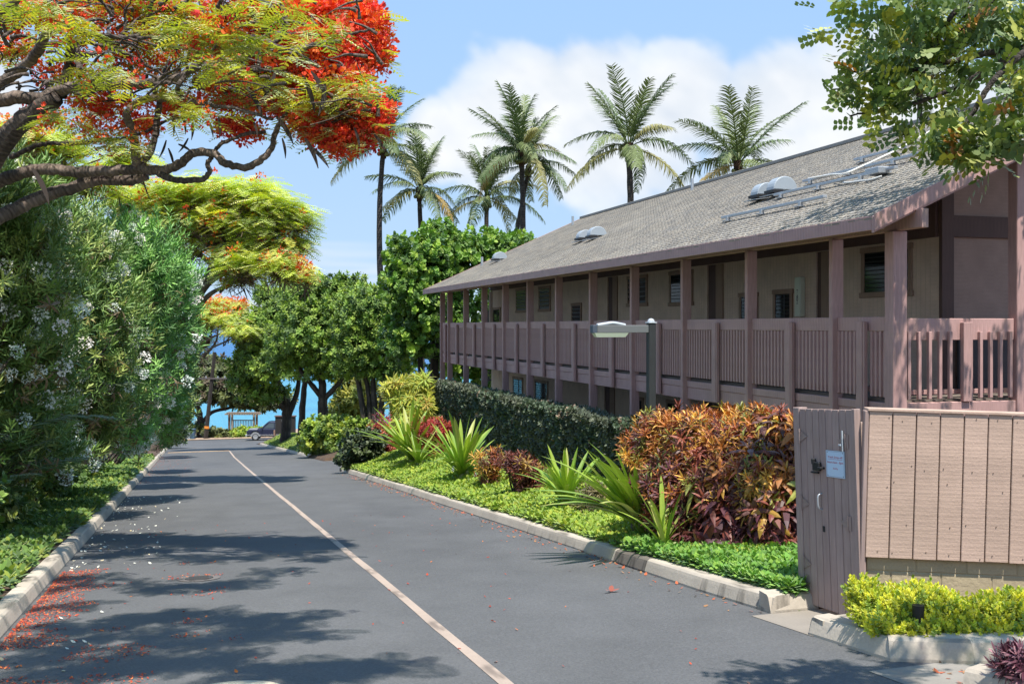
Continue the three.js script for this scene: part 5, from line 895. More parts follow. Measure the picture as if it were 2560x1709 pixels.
  young('young feather palm high among the oleander leaves', G(-3.0, 24), 12, 403, 1.25);
}
// ---------------------------------------------------------------- round green trees on the right, sea grape, trees by the sea
function roundTree(name, label, base, trunks, clumps, geos, lm, tone, o = {}) {
  const t = thing(name, label, 'tree', base), R = nextR(), loc = (v) => v.clone().sub(base), br = [];
  for (const [pts, r] of trunks) part('trunk', limb(pts.map(loc), r, r * 0.55, 9, 0.04, R), o.bark || M.darkBark, t);
  const tops = trunks.map(([p]) => loc(p[p.length - 1]));
  for (const [c, r] of clumps) { const lc = loc(c), f = tops.reduce((a, b) => (a.distanceTo(lc) < b.distanceTo(lc) ? a : b)); br.push(forkTo(R, f, lc, 0.11, 0.035, 0.04, 6)); for (let k = 0; k < 4; k++) br.push(forkTo(R, f.clone().lerp(lc, 0.4 + R() * 0.5), lc.clone().add(V((R() - 0.5) * r[0] * 1.4, (R() - 0.3) * r[1] * 1.3, (R() - 0.5) * r[2] * 1.4)), 0.045, 0.012, 0.05, 5)); }
  part('limbs', merge(br), o.bark || M.darkBark, t);
  dress(t, 'crown', geos, lm, clumps.map(([c, r, n]) => [loc(c), r, n]), { shell: o.shell || 0.42, tone, size: o.size || 1, up: o.up ?? 0.6, out: 0.8 });
  return t;
}
{
  const tuft = [whorl(rng(61), 12, 0.26, 0.12, 0.0, 1.2, 0.15), whorl(rng(62), 12, 0.24, 0.11, -0.1, 1.1, 0.18)], lm = leafMat(1, 1, 1, 0.35, { roughness: 0.7 });
  const green = pick([[0.19, 0.31, 0.032, 0.45], [0.28, 0.40, 0.036, 0.35], [0.11, 0.20, 0.03, 0.2]], 0.25);
  const tr = (x, y, Z) => at(x, y, Z), gd = (px, Z) => { const p = at(px, 900, Z); p.y = groundY(p.x, -p.z) - 0.1; return p; };
  roundTree('shade_tree', 'leftmost round shade tree, whose low boughs reach over the parked car', gd(712, 74), [[[gd(712, 74), tr(716, 1040, 74), tr(712, 990, 74), tr(690, 950, 73)], 0.42], [[tr(716, 1050, 74), tr(740, 985, 74), tr(750, 930, 74)], 0.26], [[tr(708, 1020, 74), tr(680, 985, 73), tr(650, 950, 72)], 0.2]],
    [blob(660, 830, 72, 75, 70, 620), blob(640, 900, 72, 65, 50, 420), blob(720, 780, 73, 85, 65, 640), blob(610, 950, 72, 40, 34, 200), blob(690, 910, 71, 70, 45, 360), blob(740, 860, 72, 80, 60, 420), blob(660, 985, 73, 60, 26, 160), blob(690, 740, 74, 55, 36, 240)], tuft, lm, green, { size: 1.15 });
  roundTree('shade_tree', 'middle round shade tree with a stout forked trunk above the low hedge', gd(806, 58), [[[gd(806, 58), tr(806, 1010, 58), tr(806, 980, 58), tr(800, 900, 58)], 0.33], [[tr(806, 1000, 58), tr(845, 960, 58), tr(870, 920, 58)], 0.18], [[tr(806, 995, 58), tr(770, 950, 58), tr(740, 910, 58)], 0.18], [[gd(750, 60), tr(757, 1000, 60), tr(765, 920, 60)], 0.24]],
    [blob(800, 745, 58, 95, 60, 720), blob(860, 790, 57, 85, 65, 640), blob(780, 830, 57, 100, 70, 660), blob(870, 870, 57, 85, 55, 480), blob(730, 880, 58, 70, 46, 320), blob(820, 920, 58, 80, 32, 240), blob(870, 720, 58, 50, 34, 220), blob(760, 720, 59, 60, 40, 260), blob(910, 760, 57, 45, 50, 260)], tuft, lm, green, { size: 0.95 });
  roundTree('shade_tree', 'right round shade tree with several dark stems beside the yellow palm', gd(930, 50), [[[gd(935, 50), tr(935, 1010, 50), tr(930, 920, 50)], 0.2], [[gd(915, 50), tr(905, 1010, 50), tr(890, 930, 50)], 0.2], [[gd(950, 50), tr(955, 1000, 50), tr(960, 900, 50)], 0.18], [[gd(925, 50), tr(920, 980, 50), tr(905, 900, 50)], 0.16]],
    [blob(940, 780, 50, 75, 65, 560), blob(960, 850, 50, 75, 60, 480), blob(900, 880, 50, 70, 55, 400), blob(990, 800, 51, 50, 55, 300), blob(950, 920, 50, 60, 34, 200), blob(1000, 900, 51, 40, 50, 200), blob(890, 800, 50, 60, 60, 340)], tuft, lm, green, { size: 0.85 });
  // sea grape: big round bright leaves
  const grapeG = [whorl(rng(64), 11, 0.20, 0.18, -0.1, 1.2, 0.26, true, 0.05), whorl(rng(65), 10, 0.18, 0.17, 0, 1.3, 0.3, true, 0.05)];
  roundTree('sea_grape_tree', 'bright green sea grape tree with round leaves behind the far roof end', gd(1085, 43), [[[gd(1085, 43), tr(1085, 900, 43), tr(1090, 780, 43)], 0.25], [[gd(1060, 42), tr(1050, 880, 42), tr(1040, 780, 42)], 0.16]],
    [blob(1060, 660, 42, 75, 70, 420), blob(1010, 720, 41.5, 55, 70, 320), blob(1140, 640, 43, 85, 55, 400), blob(1230, 630, 44, 80, 45, 300), blob(1290, 625, 45, 60, 36, 180), blob(1100, 600, 43, 50, 36, 200), blob(1060, 780, 42, 80, 70, 320), blob(1020, 850, 42, 60, 55, 240), blob(1130, 880, 44, 90, 70, 300), blob(1200, 900, 45, 70, 60, 200), blob(1140, 760, 44, 80, 60, 240), blob(1000, 640, 42, 34, 40, 110)], grapeG, leafMat(1, 1, 1, 0.42, { roughness: 0.6 }), pick([[0.19, 0.35, 0.035, 0.45], [0.33, 0.48, 0.05, 0.3], [0.11, 0.22, 0.03, 0.25]], 0.28), { size: 1.0 });
  // trees at the beach street
  const seaT = pick([[0.10, 0.13, 0.035, 0.5], [0.18, 0.21, 0.05, 0.3], [0.12, 0.09, 0.05, 0.2]], 0.3), bigT = [whorl(rng(67), 12, 0.5, 0.2, 0, 1.2, 0.3)];
  roundTree('beach_tree', 'spreading beach tree with bare dark limbs behind the utility pole', gd(500, 112), [[[gd(503, 112), tr(500, 1060, 112), tr(498, 1030, 112), tr(485, 1000, 112)], 0.45], [[tr(500, 1060, 112), tr(530, 1030, 112), tr(570, 1020, 112), tr(610, 1005, 112)], 0.25], [[tr(500, 1045, 112), tr(470, 1020, 112), tr(450, 1010, 112)], 0.2]],
    [blob(520, 960, 112, 70, 40, 420), blob(590, 985, 112, 60, 28, 320), blob(500, 915, 113, 60, 26, 280), blob(580, 930, 113, 60, 30, 320), blob(640, 1000, 112, 50, 20, 200), blob(690, 1005, 112, 40, 18, 140), blob(460, 960, 112, 34, 40, 160)], bigT, lm, seaT, { size: 1.1 });
  roundTree('golden_tree', 'yellow-leaved tree glimpsed between the shade tree trunks', gd(890, 66), [[[gd(890, 66), tr(890, 1020, 66), tr(893, 980, 66)], 0.15]], [blob(880, 985, 66, 40, 60, 260), blob(915, 1000, 66, 34, 50, 200), blob(860, 1040, 66, 40, 34, 160)], [whorl(rng(68), 10, 0.5, 0.12, 0, 1.2, 0.2)], leafMat(1, 1, 1, 0.45), pick([[0.42, 0.40, 0.04, 0.6], [0.25, 0.30, 0.04, 0.4]], 0.25), { bark: M.bark });
}
// overhanging tree at the upper right, its trunk outside the picture
{
  const base = G(9.0, 8.3), t = thing('overhanging_tree', 'oval-leaved tree whose branches hang in at the top right corner', 'tree', base), R = rng(88), loc = (v) => v.clone().sub(base);
  const L = (pts, w0, w1) => limb(pts.map(([x, y, Z]) => loc(at(1900 + x / 3.559, y / 3.559, Z * 1.22))), w0 / 3.559 / 2 * PX(9.5), w1 / 3.559 / 2 * PX(9.5), 8, 0.012, R, pts.length * 5);
  const hub = loc(at(2640, 90, 9.27));
  part('trunk', limb([V(0, -0.2, 0), V(-0.05, 1.4, 0), V(-0.02, 2.6, 0.05), hub.clone().multiplyScalar(0.9).add(V(0, 0.1, 0)), hub], 0.19, 0.10, 10, 0.03, R), M.darkBark, t);
  part('limbs', merge([
    ...[[[[2634, 320, 7.6], [2349, 425, 7.7], [2050, 470, 7.8], [1700, 545, 7.9], [1400, 615, 8], [1150, 660, 8], [1000, 720, 8.1], [850, 640, 8.1], [700, 600, 8.1]], 78, 12], [[[2634, 330, 7.6], [2349, 450, 7.6], [2200, 520, 7.6], [1950, 660, 7.7], [1700, 800, 7.8], [1400, 910, 7.9], [1200, 960, 8], [950, 1000, 8], [800, 1030, 8]], 84, 14], [[[2634, 340, 7.5], [2349, 470, 7.4], [2200, 600, 7.4], [2050, 750, 7.4], [1950, 920, 7.4], [1850, 1070, 7.4], [1750, 1200, 7.4]], 74, 34], [[[1960, -140, 7.9], [1850, 0, 7.9], [1700, 150, 7.9], [1600, 320, 8], [1520, 470, 8], [1450, 650, 8], [1350, 820, 8.1], [1230, 930, 8.1]], 66, 14], [[[2050, -120, 8.1], [1920, 0, 8.1], [1780, 200, 8.1], [1600, 400, 8.2]], 50, 18], [[[2150, -40, 8], [2000, 80, 8], [1860, 220, 8], [1740, 300, 8], [1620, 380, 8]], 34, 10], [[[1750, 1200, 7.4], [1730, 1290, 7.4], [1720, 1360, 7.4]], 34, 10], [[[1600, 400, 8], [1300, 420, 8], [1100, 370, 8], [900, 330, 8]], 22, 7], [[[2634, 300, 7.6], [2560, 150, 7.8], [2400, 20, 8], [2250, -120, 8]], 70, 40], [[[2349, 600, 7.3], [2250, 660, 7.3], [2150, 740, 7.3], [2080, 790, 7.3]], 16, 6], [[[2230, 620, 7.3], [2220, 800, 7.3], [2150, 1000, 7.3], [2200, 1090, 7.3]], 14, 6]].map(([p, a, b]) => L(p, a, b)),
  ]), M.darkBark, t);
  const gs = [pinnate(rng(81), 5, 0.26, 0.082, 0.052), pinnate(rng(82), 4, 0.23, 0.08, 0.05), whorl(rng(83), 9, 0.078, 0.05, 0, 1, 0.14)];
  const B = (x, y, Z, rx, ry, n) => blob(1900 + x / 3.559, y / 3.559, Z * 1.22, rx / 3.559, ry / 3.559, n);
  const cl = [B(560, 60, 8, 90, 60, 9), B(800, 60, 8, 110, 80, 16), B(680, 270, 8, 130, 80, 20), B(520, 340, 8, 110, 60, 8), B(980, 130, 8, 170, 130, 50), B(1050, 330, 8, 180, 130, 70), B(1300, 200, 8, 200, 200, 90), B(700, 460, 8, 160, 60, 16), B(950, 520, 8, 220, 110, 60), B(1250, 480, 8, 240, 140, 100), B(1600, 250, 8, 300, 240, 150), B(1950, 180, 7.9, 300, 220, 170), B(2250, 200, 7.8, 250, 250, 170), B(2400, 420, 7.6, 200, 220, 110), B(880, 720, 8, 190, 90, 60), B(650, 800, 8, 110, 50, 10), B(1100, 820, 8, 260, 150, 120), B(1400, 700, 8, 280, 130, 90), B(1750, 560, 7.9, 280, 150, 110), B(1250, 1050, 8, 210, 130, 90), B(1000, 950, 8, 200, 110, 60), B(900, 1080, 8, 120, 60, 12), B(1250, 1200, 8, 140, 60, 26), B(1600, 900, 7.8, 220, 90, 34), B(2100, 640, 7.6, 220, 120, 60),
    B(1650, 1250, 7.4, 180, 110, 100), B(1900, 1330, 7.3, 200, 110, 120), B(1600, 1400, 7.4, 120, 90, 60), B(2150, 1180, 7.2, 200, 120, 100), B(1960, 1440, 7.3, 140, 80, 60), B(2250, 1300, 7.2, 150, 80, 50), B(2300, 960, 7.2, 160, 130, 60), B(1750, 1000, 7.6, 120, 110, 40), B(2330, 780, 7.2, 120, 120, 40)].map(([c, r, n]) => [loc(c), r, Math.round(n * 0.24)]);
  const hang = []; const HR = rng(89); for (let k = 0; k < 14; k++) hang.push([V(8.2 + HR() * 3, 5.0 + HR() * 1.6, -(7.5 + HR() * 4)).sub(base), [0.8, 0.5, 0.8], 60]);
  // boughs over the drive that drop the shade at the lower right
  for (const [gx, gy] of [[1930, 1690], [2080, 1680], [2200, 1690], [2300, 1640], [2480, 1640], [2020, 1720], [2150, 1730]]) { const c = onRoad(gx, gy).addScaledVector(TO_SUN, 4.6 / TO_SUN.y); hang.push([loc(c), [0.34, 0.2, 0.2], 44]); }
  dress(t, 'crown', gs, leafMat(1, 1, 1, 0.45, { roughness: 0.6 }), [...cl, ...hang], { shell: 0.7, up: 0.1, out: 0.7, jit: 1.4, tone: pick([[0.11, 0.19, 0.035, 0.45], [0.21, 0.29, 0.035, 0.33], [0.40, 0.42, 0.035, 0.205], [0.5, 0.22, 0.03, 0.015]], 0.25) });
}
// ---------------------------------------------------------------- the planted bank on the right
const tipG = [whorl(rng(90), 9, 0.07, 0.036, 0, 1.1, 0.05), whorl(rng(91), 8, 0.075, 0.04, 0, 1.0, 0.05)];
{
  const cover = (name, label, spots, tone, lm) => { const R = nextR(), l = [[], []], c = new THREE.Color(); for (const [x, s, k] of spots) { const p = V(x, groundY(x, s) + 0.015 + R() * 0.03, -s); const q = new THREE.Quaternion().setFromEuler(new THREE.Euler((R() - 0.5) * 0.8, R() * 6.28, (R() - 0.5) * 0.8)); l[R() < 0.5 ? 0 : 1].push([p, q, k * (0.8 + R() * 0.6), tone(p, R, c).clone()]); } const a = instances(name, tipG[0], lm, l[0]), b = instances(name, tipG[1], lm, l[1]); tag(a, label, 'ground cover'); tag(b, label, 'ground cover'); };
  const R = rng(55), lm = leafMat(1, 1, 1, 0.4), right = [], lush = [], left = [], lawn = [];
  for (let k = 0; k < 46000; k++) { const s = 9.5 + Math.pow(R(), 1.25) * 27.4, l = kerbR(s), x = l + 0.17 + R() * (7.75 - l - 0.1); const n = vnoise(x * 2.2, s * 2.2, 7); right.push([x, s, (0.5 + 0.55 * n) * (1 + s * 0.02)]); }
  for (let k = 0; k < 13000; k++) { const s = 7.75 + R() * 3.8, x = 4.98 + R() * 1.5; if (s < 8.1 && x > 5.15) continue; lush.push([x, s, 0.6 + 0.75 * vnoise(x * 2.5, s * 2.5, 3)]); }
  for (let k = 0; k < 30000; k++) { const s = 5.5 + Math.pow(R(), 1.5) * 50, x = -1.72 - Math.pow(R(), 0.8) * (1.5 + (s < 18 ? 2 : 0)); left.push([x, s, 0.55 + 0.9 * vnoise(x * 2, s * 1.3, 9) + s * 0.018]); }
  for (let k = 0; k < 14000; k++) { const s = 47.4 + R() * 40, x = 6.05 + R() * (s < 58 ? 12 : 4) + (s < 53 ? 0.9 : 0); lawn.push([x, s, 1.6]); }
  for (let k = 0; k < 9000; k++) { const s = 47.05 + R() * 7, x = 6.0 + R() * 10; if (x < 6.9 - (s - 47) * 0.14) continue; lawn.push([x, s, 1.7]); }
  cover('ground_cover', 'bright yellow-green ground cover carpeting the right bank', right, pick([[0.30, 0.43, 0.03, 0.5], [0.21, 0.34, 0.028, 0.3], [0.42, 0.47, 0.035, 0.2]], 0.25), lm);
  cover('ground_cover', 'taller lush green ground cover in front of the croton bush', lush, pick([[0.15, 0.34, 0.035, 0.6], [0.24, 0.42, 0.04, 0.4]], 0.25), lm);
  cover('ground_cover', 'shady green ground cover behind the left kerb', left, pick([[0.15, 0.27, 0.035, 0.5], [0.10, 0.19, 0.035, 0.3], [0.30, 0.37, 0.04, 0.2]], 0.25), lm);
  cover('lawn', 'green lawn island under the shade trees', lawn, pick([[0.17, 0.26, 0.025, 0.6], [0.25, 0.32, 0.03, 0.4]], 0.2), lm);
}
// clipped dark hedge along the building
{
  const base = G(7.95, 25), t = thing('clipped_hedge', 'clipped dark hedge with purplish leaves in front of the lower storey', 'hedge', base), R = rng(57), c = new THREE.Color(), tw = [];
  const g = [whorl(rng(92), 12, 0.06, 0.034, 0, 1.2, 0.06), whorl(rng(93), 11, 0.07, 0.036, 0, 1.1, 0.06)], l = [[], []];
  for (let k = 0; k < 15000; k++) {
    const s = 16 + R() * 16.4, f = R(), top = -0.10 + 0.05 * (vnoise(s * 0.8, 1, 4) - 0.5) - 0.06 * vnoise(s * 3, 2, 5); let x, y; const lo = groundY(7.7, s);
    if (f < 0.72) { x = 7.62 + 0.12 * vnoise(s * 2.5, R() * 3, 6) + R() * 0.1; y = mixn(lo, top, R()); } else if (f < 0.9) { x = 7.65 + R() * 0.6; y = top + (R() - 0.5) * 0.10; } else { x = 7.7 + R() * 0.5; y = mixn(lo, top, R()); }
    const q = new THREE.Quaternion().setFromUnitVectors(UPV, V(-0.9 + R() * 0.8, R() * 1.3 - 0.1, (R() - 0.5) * 1.4).normalize());
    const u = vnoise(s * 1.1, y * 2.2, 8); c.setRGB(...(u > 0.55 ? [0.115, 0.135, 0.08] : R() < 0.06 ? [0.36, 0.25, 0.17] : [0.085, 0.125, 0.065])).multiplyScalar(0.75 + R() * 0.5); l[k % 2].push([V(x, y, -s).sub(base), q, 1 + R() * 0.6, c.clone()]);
  }
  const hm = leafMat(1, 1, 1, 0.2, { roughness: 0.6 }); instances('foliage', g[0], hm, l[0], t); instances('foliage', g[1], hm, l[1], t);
  for (let s = 16.3; s < 32.4; s += 0.42) { const lo = groundY(7.95, s); for (let k = 0; k < 3; k++) tw.push(forkTo(R, V(7.95 + (R() - 0.5) * 0.2, lo - 0.05, -s).sub(base), V(7.9 + (R() - 0.5) * 0.5, -0.25, -s + (R() - 0.5) * 0.5).sub(base), 0.02, 0.008, 0.03, 5)); }
  part('stems', merge(tw), M.darkBark, t);
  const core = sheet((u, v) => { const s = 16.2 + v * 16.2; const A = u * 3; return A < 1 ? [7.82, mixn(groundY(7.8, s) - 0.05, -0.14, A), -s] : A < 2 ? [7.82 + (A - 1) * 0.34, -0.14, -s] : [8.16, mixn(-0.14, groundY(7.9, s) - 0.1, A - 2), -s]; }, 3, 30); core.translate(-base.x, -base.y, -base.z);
  part('dark_core', core, mat({ color: RGB(0.03, 0.03, 0.02), map: T.soil, roughness: 1 }), t);  // near-black closed sheet gives the hedge its dark inside
}
// spider lilies: strap leaves, each its own
{
  const strap = (R, L, W, bend) => { const g = new GB(), n = 9, P = (i, k) => { const t = i / n, w = W * Math.pow(Math.sin(Math.PI * (0.16 + 0.84 * (1 - t) * 0.62 + 0.0)), 0.8) * (t > 0.85 ? (1 - t) / 0.15 : 1) + 0.001, a = bend * t * t; return [k * w, L * (t - 0.10 * bend * t * t), -L * a * 0.42 + Math.abs(k) * w * 0.35]; }; for (let i = 0; i < n; i++) for (const k of [-1, 1]) { const a = P(i, 0), b = P(i, k), c = P(i + 1, k), d = P(i + 1, 0); g.quad(a, b, c, d); } return g.build(); };
  const geos = [strap(rng(1), 1, 0.037, 0.35), strap(rng(2), 1.05, 0.038, 0.7), strap(rng(3), 0.95, 0.036, 1.05), strap(rng(4), 0.9, 0.038, 0.15)], ms = [leafMat(0.25, 0.41, 0.035, 0.42, { roughness: 0.5 }), leafMat(0.36, 0.50, 0.045, 0.42, { roughness: 0.5 }), leafMat(0.50, 0.54, 0.13, 0.42, { roughness: 0.5 })], baseM = mat({ color: RGB(0.34, 0.36, 0.16), roughness: 0.8 }), dry = leafMat(0.45, 0.36, 0.20, 0.3);
  const lily = (label, p, n, size, seed, lean = [0, 0], spread = 1) => {
    const R = rng(seed), t = thing('spider_lily', label, 'lily plant', p, 0, 'strap-leaved lilies on the right bank'); t.userData.group = 'strap-leaved lilies on the right bank';
    part('stalk', merge([limb([V(0, -0.05, 0), V(lean[0] * 0.15, 0.14 * size, lean[1] * 0.15), V(lean[0] * 0.3, 0.24 * size, lean[1] * 0.3)], 0.06 * size, 0.035 * size, 9), limb([V(0.1, -0.05, 0.06), V(0.11, 0.12, 0.06), V(0.11, 0.2 * size, 0.05)], 0.05, 0.04, 8)]), baseM, t);
    for (let k = 0; k < n; k++) { const u = k / n, f = part('leaf', geos[Math.floor(R() * 4)], ms[R() < 0.45 ? 0 : R() < 0.8 ? 1 : 2], t, V(lean[0] * 0.25 + (R() - 0.5) * 0.06, 0.12 * size + (R() - 0.5) * 0.12, lean[1] * 0.25 + (R() - 0.5) * 0.06)); const tilt = (0.1 + 0.85 * Math.sqrt(u)) * spread, az = k * 2.39996 + R() * 0.6; const d = V(Math.sin(tilt) * Math.cos(az) + lean[0] * 0.8, Math.cos(tilt), Math.sin(tilt) * Math.sin(az) + lean[1] * 0.8).normalize(); const back = V(d.x, 0, d.z).negate().normalize().multiplyScalar(1); const x = d.clone().cross(back).normalize(); const z = x.clone().cross(d); f.quaternion.setFromRotationMatrix(_m.makeBasis(x, d, z)); f.scale.setScalar(size * (0.8 + R() * 0.4)); }
    for (let k = 0; k < 3; k++) { const f = part('dry_leaf', geos[2], dry, t, V(0, 0.16 * size, 0)); const az = R() * 6.28, d = V(Math.cos(az), -0.15, Math.sin(az)).normalize(), x = d.clone().cross(UPV).normalize(), z = x.clone().cross(d); f.quaternion.setFromRotationMatrix(_m.makeBasis(x, d, z)); f.scale.setScalar(size * 0.6); }
  };
  const gp = (px, Zs, py) => { let p = at(px, py, Zs); for (let k = 0; k < 40; k++) { const g = groundY(p.x, -p.z); if (Math.abs(p.y - g) < 0.01) break; Zs += (p.y - g) * 4; p = at(px, py, clamp(Zs, 6, 60)); } p.y = groundY(p.x, -p.z); return p; };
  lily('tall double spider lily nearest the yellow palm', gp(1030, 28, 1165), 46, 1.7, 501, [-0.1, 0], 0.85);
  lily('lower tier of strap leaves under the tall double lily', gp(1045, 27, 1172), 20, 1.15, 502, [0.1, 0], 0.8);
  lily('small shaded lily at the far kerb end', gp(930, 32, 1150), 14, 1.15, 503, [-0.2, 0], 0.9);
  lily('wide spider lily in front of the dark hedge', gp(1155, 22, 1205), 50, 1.4, 504, [0, 0], 0.85);
  lily('upright spider lily in the middle of the bank', gp(1420, 15, 1282), 46, 1.0, 505, [-0.1, 0], 0.75);
  lily('spider lily leaning left out of the croton bush', gp(1640, 12, 1355), 36, 1.28, 506, [-0.75, 0.1], 0.5);
  lily('small upright lily at the foot of the croton bush', gp(1660, 11, 1385), 15, 0.72, 507, [0, 0], 0.55);
  // white stakes and a bare stump in the bank
  for (const [px, py, Zs, label] of [[1188, 1212, 21, 'white marker stub left of the red crotons'], [1133, 1192, 22, 'white marker stub under the wide lily']]) { const p = gp(px, Zs, py); solo('marker_stub', label, 'marker', merge([cyl(0.075, 0.03, 0.26, 7, 0, -0.03, 0), cyl(0.03, 0.012, 0.05, 7, 0, 0.23, 0)]), M.whiteMetal, p); }
  { const p = gp(1640, 11.5, 1350); solo('tree_stump', 'weathered grey stump under the leaning lily', 'stump', merge([limb([V(0, -0.05, 0), V(0.02, 0.16, 0), V(0.0, 0.34, 0.02)], 0.10, 0.085, 10, 0.01, rng(6)), limb([V(0.16, -0.05, 0), V(0.14, 0.12, 0), V(0.12, 0.24, 0)], 0.06, 0.05, 8)]), mat({ color: RGB(0.22, 0.18, 0.13), map: T.bark, roughness: 1 }), p.add(V(-0.12, 0, -0.3))); }

  // ------------------------------------------------------------ crotons
  const cg = [whorl(rng(94), 13, 0.15, 0.021, 0.2, 1.35, 0.12, true, 0.25), whorl(rng(95), 12, 0.18, 0.024, 0.1, 1.25, 0.10, true, 0.35)], big = [whorl(rng(96), 11, 0.34, 0.075, 0.0, 1.1, 0.12, false, 0.55), whorl(rng(97), 10, 0.3, 0.08, -0.2, 0.9, 0.1, false, 0.7)];
  const cm = leafMat(1, 1, 1, 0.38, { roughness: 0.55 });
  const hot = pick([[0.55, 0.20, 0.03, 0.32], [0.74, 0.42, 0.06, 0.20], [0.34, 0.075, 0.03, 0.17], [0.32, 0.33, 0.05, 0.13], [0.13, 0.045, 0.03, 0.18]], 0.35), purple = pick([[0.11, 0.018, 0.028, 0.5], [0.22, 0.05, 0.03, 0.5]], 0.3), red = pick([[0.46, 0.04, 0.03, 0.4], [0.26, 0.028, 0.028, 0.35], [0.58, 0.13, 0.03, 0.25]], 0.3);
  const croton = (label, base, blobs, sets) => { const t = thing('croton_bush', label, 'shrub', base), R = nextR(), loc = blobs.map(([c, r, n]) => [c.clone().sub(base), r, n]); part('stems', merge(loc.flatMap(([c, r]) => Array.from({ length: 4 }, () => forkTo(R, V((R() - 0.5) * 0.25 + c.x * 0.5, c.y < 0.6 ? 0 : -0.02, (R() - 0.5) * 0.25 + c.z * 0.5), c.clone().add(V((R() - 0.5) * r[0], (R() - 0.2) * r[1], (R() - 0.5) * r[2])), 0.022, 0.007, 0.03, 5)))), M.darkBark, t); for (const [geo, tone, idx, k, size] of sets) dress(t, 'foliage', geo, cm, idx.map((i) => [loc[i][0], loc[i][1], Math.round(loc[i][2] * k)]), { shell: 0.42, tone, size, up: 0.7, out: 0.9 }); };
  croton('big orange and red croton bush beside the plank enclosure', G(6.6, 11.6), [blob(1640, 1130, 13, 75, 80, 420), blob(1740, 1110, 12.6, 90, 75, 520), blob(1850, 1110, 12.2, 90, 75, 520), blob(1940, 1120, 11.8, 70, 80, 380), blob(1690, 1230, 12.4, 90, 85, 420), blob(1800, 1230, 12, 100, 90, 460), blob(1920, 1220, 11.4, 80, 85, 340), blob(1740, 1320, 12, 85, 65, 300), blob(1850, 1330, 11.6, 90, 70, 300), blob(1950, 1330, 11.2, 60, 70, 180)],
    [[cg, hot, [0, 1, 2, 3, 4, 5, 6], 1.25, 0.85], [big, hot, [3, 6, 5], 0.28, 0.85], [cg, purple, [4, 5, 7, 8, 9], 0.9, 0.95], [big, purple, [8, 9], 0.5, 0.95], [cg, pick([[0.12, 0.17, 0.03, 1]], 0.3), [4, 5, 7], 0.15, 0.9]]);
  const sprigs = (label, px, py, Zs, raw, tone, size = 1) => { const b = gp(px, Zs, py), Z = b.dot(FWD), k = Z / Zs, blobs = raw.map(([c, r, n]) => [camera.position.clone().add(c.clone().sub(camera.position).multiplyScalar(Z / c.dot(FWD))), r.map((q) => q * Z / c.dot(FWD)), n]); return croton(label, b, blobs, [[cg, tone, blobs.map((_, i) => i), 1, size]]); };
  sprigs('dark red croton between the first two lilies', 965, 1140, 30, [blob(965, 1080, 29.5, 34, 40, 170), blob(985, 1115, 29.5, 30, 30, 110)], red, 1.15);
  sprigs('red croton behind the wide spider lily', 1075, 1150, 28, [blob(1065, 1090, 27, 32, 36, 150), blob(1095, 1075, 27, 34, 22, 120), blob(1085, 1130, 27, 34, 30, 130)], red, 1.1);
  sprigs('small orange croton left of the middle lily', 1225, 1225, 19, [blob(1220, 1160, 19, 34, 26, 80), blob(1235, 1140, 19, 14, 14, 26), blob(1222, 1195, 19, 22, 22, 50)], hot, 0.9);
  sprigs('reddish croton with yellow top in front of the hedge', 1320, 1240, 17.5, [blob(1270, 1155, 18, 22, 16, 50), blob(1318, 1175, 17.5, 36, 34, 110), blob(1325, 1215, 17.3, 32, 26, 80), blob(1290, 1165, 17.6, 20, 16, 40)], pick([[0.26, 0.06, 0.025, 0.6], [0.12, 0.03, 0.025, 0.3], [0.5, 0.3, 0.03, 0.1]], 0.3), 0.85);
  sprigs('dull bronze croton between the upright and leaning lilies', 1490, 1290, 14, [blob(1485, 1235, 14.2, 30, 26, 60), blob(1470, 1270, 14, 20, 18, 40)], pick([[0.25, 0.2, 0.07, 0.6], [0.14, 0.12, 0.05, 0.4]], 0.3), 0.7);
  sprigs('purple leafy plant cut by the bottom right corner', 2545, 1690, 6, [blob(2555, 1672, 6.0, 48, 26, 60), blob(2600, 1680, 6.1, 60, 30, 60)], pick([[0.10, 0.016, 0.035, 0.7], [0.3, 0.12, 0.14, 0.3]], 0.3), 0.6);

  // ------------------------------------------------------------ golden shrubs by the enclosure
  const gg = [whorl(rng(98), 14, 0.032, 0.016, 0.1, 1.3, 0.09), whorl(rng(99), 13, 0.034, 0.017, 0, 1.3, 0.10)], gold = pick([[0.72, 0.70, 0.03, 0.5], [0.52, 0.60, 0.03, 0.3], [0.26, 0.38, 0.03, 0.2]], 0.22);
  const golden = (label, base, blobs) => { const t = thing('golden_shrub', label, 'shrub', base, 0, 'golden shrubs in front of the enclosure'), R = nextR(), loc = blobs.map(([c, r, n]) => [c.clone().sub(base), r, n]); part('stems', merge(loc.flatMap(([c, r]) => Array.from({ length: 7 }, () => forkTo(R, V(c.x * 0.8 + (R() - 0.5) * 0.1, -0.03, c.z * 0.8), c.clone().add(V((R() - 0.5) * r[0] * 1.4, R() * r[1] * 0.8, (R() - 0.5) * r[2] * 1.4)), 0.010, 0.003, 0.03, 5)))), M.bark, t); dress(t, 'foliage', gg, leafMat(1, 1, 1, 0.45), loc, { shell: 0.5, tone: gold, up: 1.0, out: 0.7 }); };
  golden('left golden-yellow shrub before the plank wall', G(5.05, 6.6), [blob(2210, 1545, 7.5, 62, 44, 620), blob(2280, 1545, 7.45, 70, 52, 820), blob(2350, 1548, 7.4, 66, 50, 800), blob(2165, 1505, 7.6, 34, 34, 300), blob(2240, 1578, 7.3, 60, 26, 380), blob(2330, 1585, 7.25, 70, 26, 420), blob(2300, 1505, 7.5, 40, 24, 200)]);
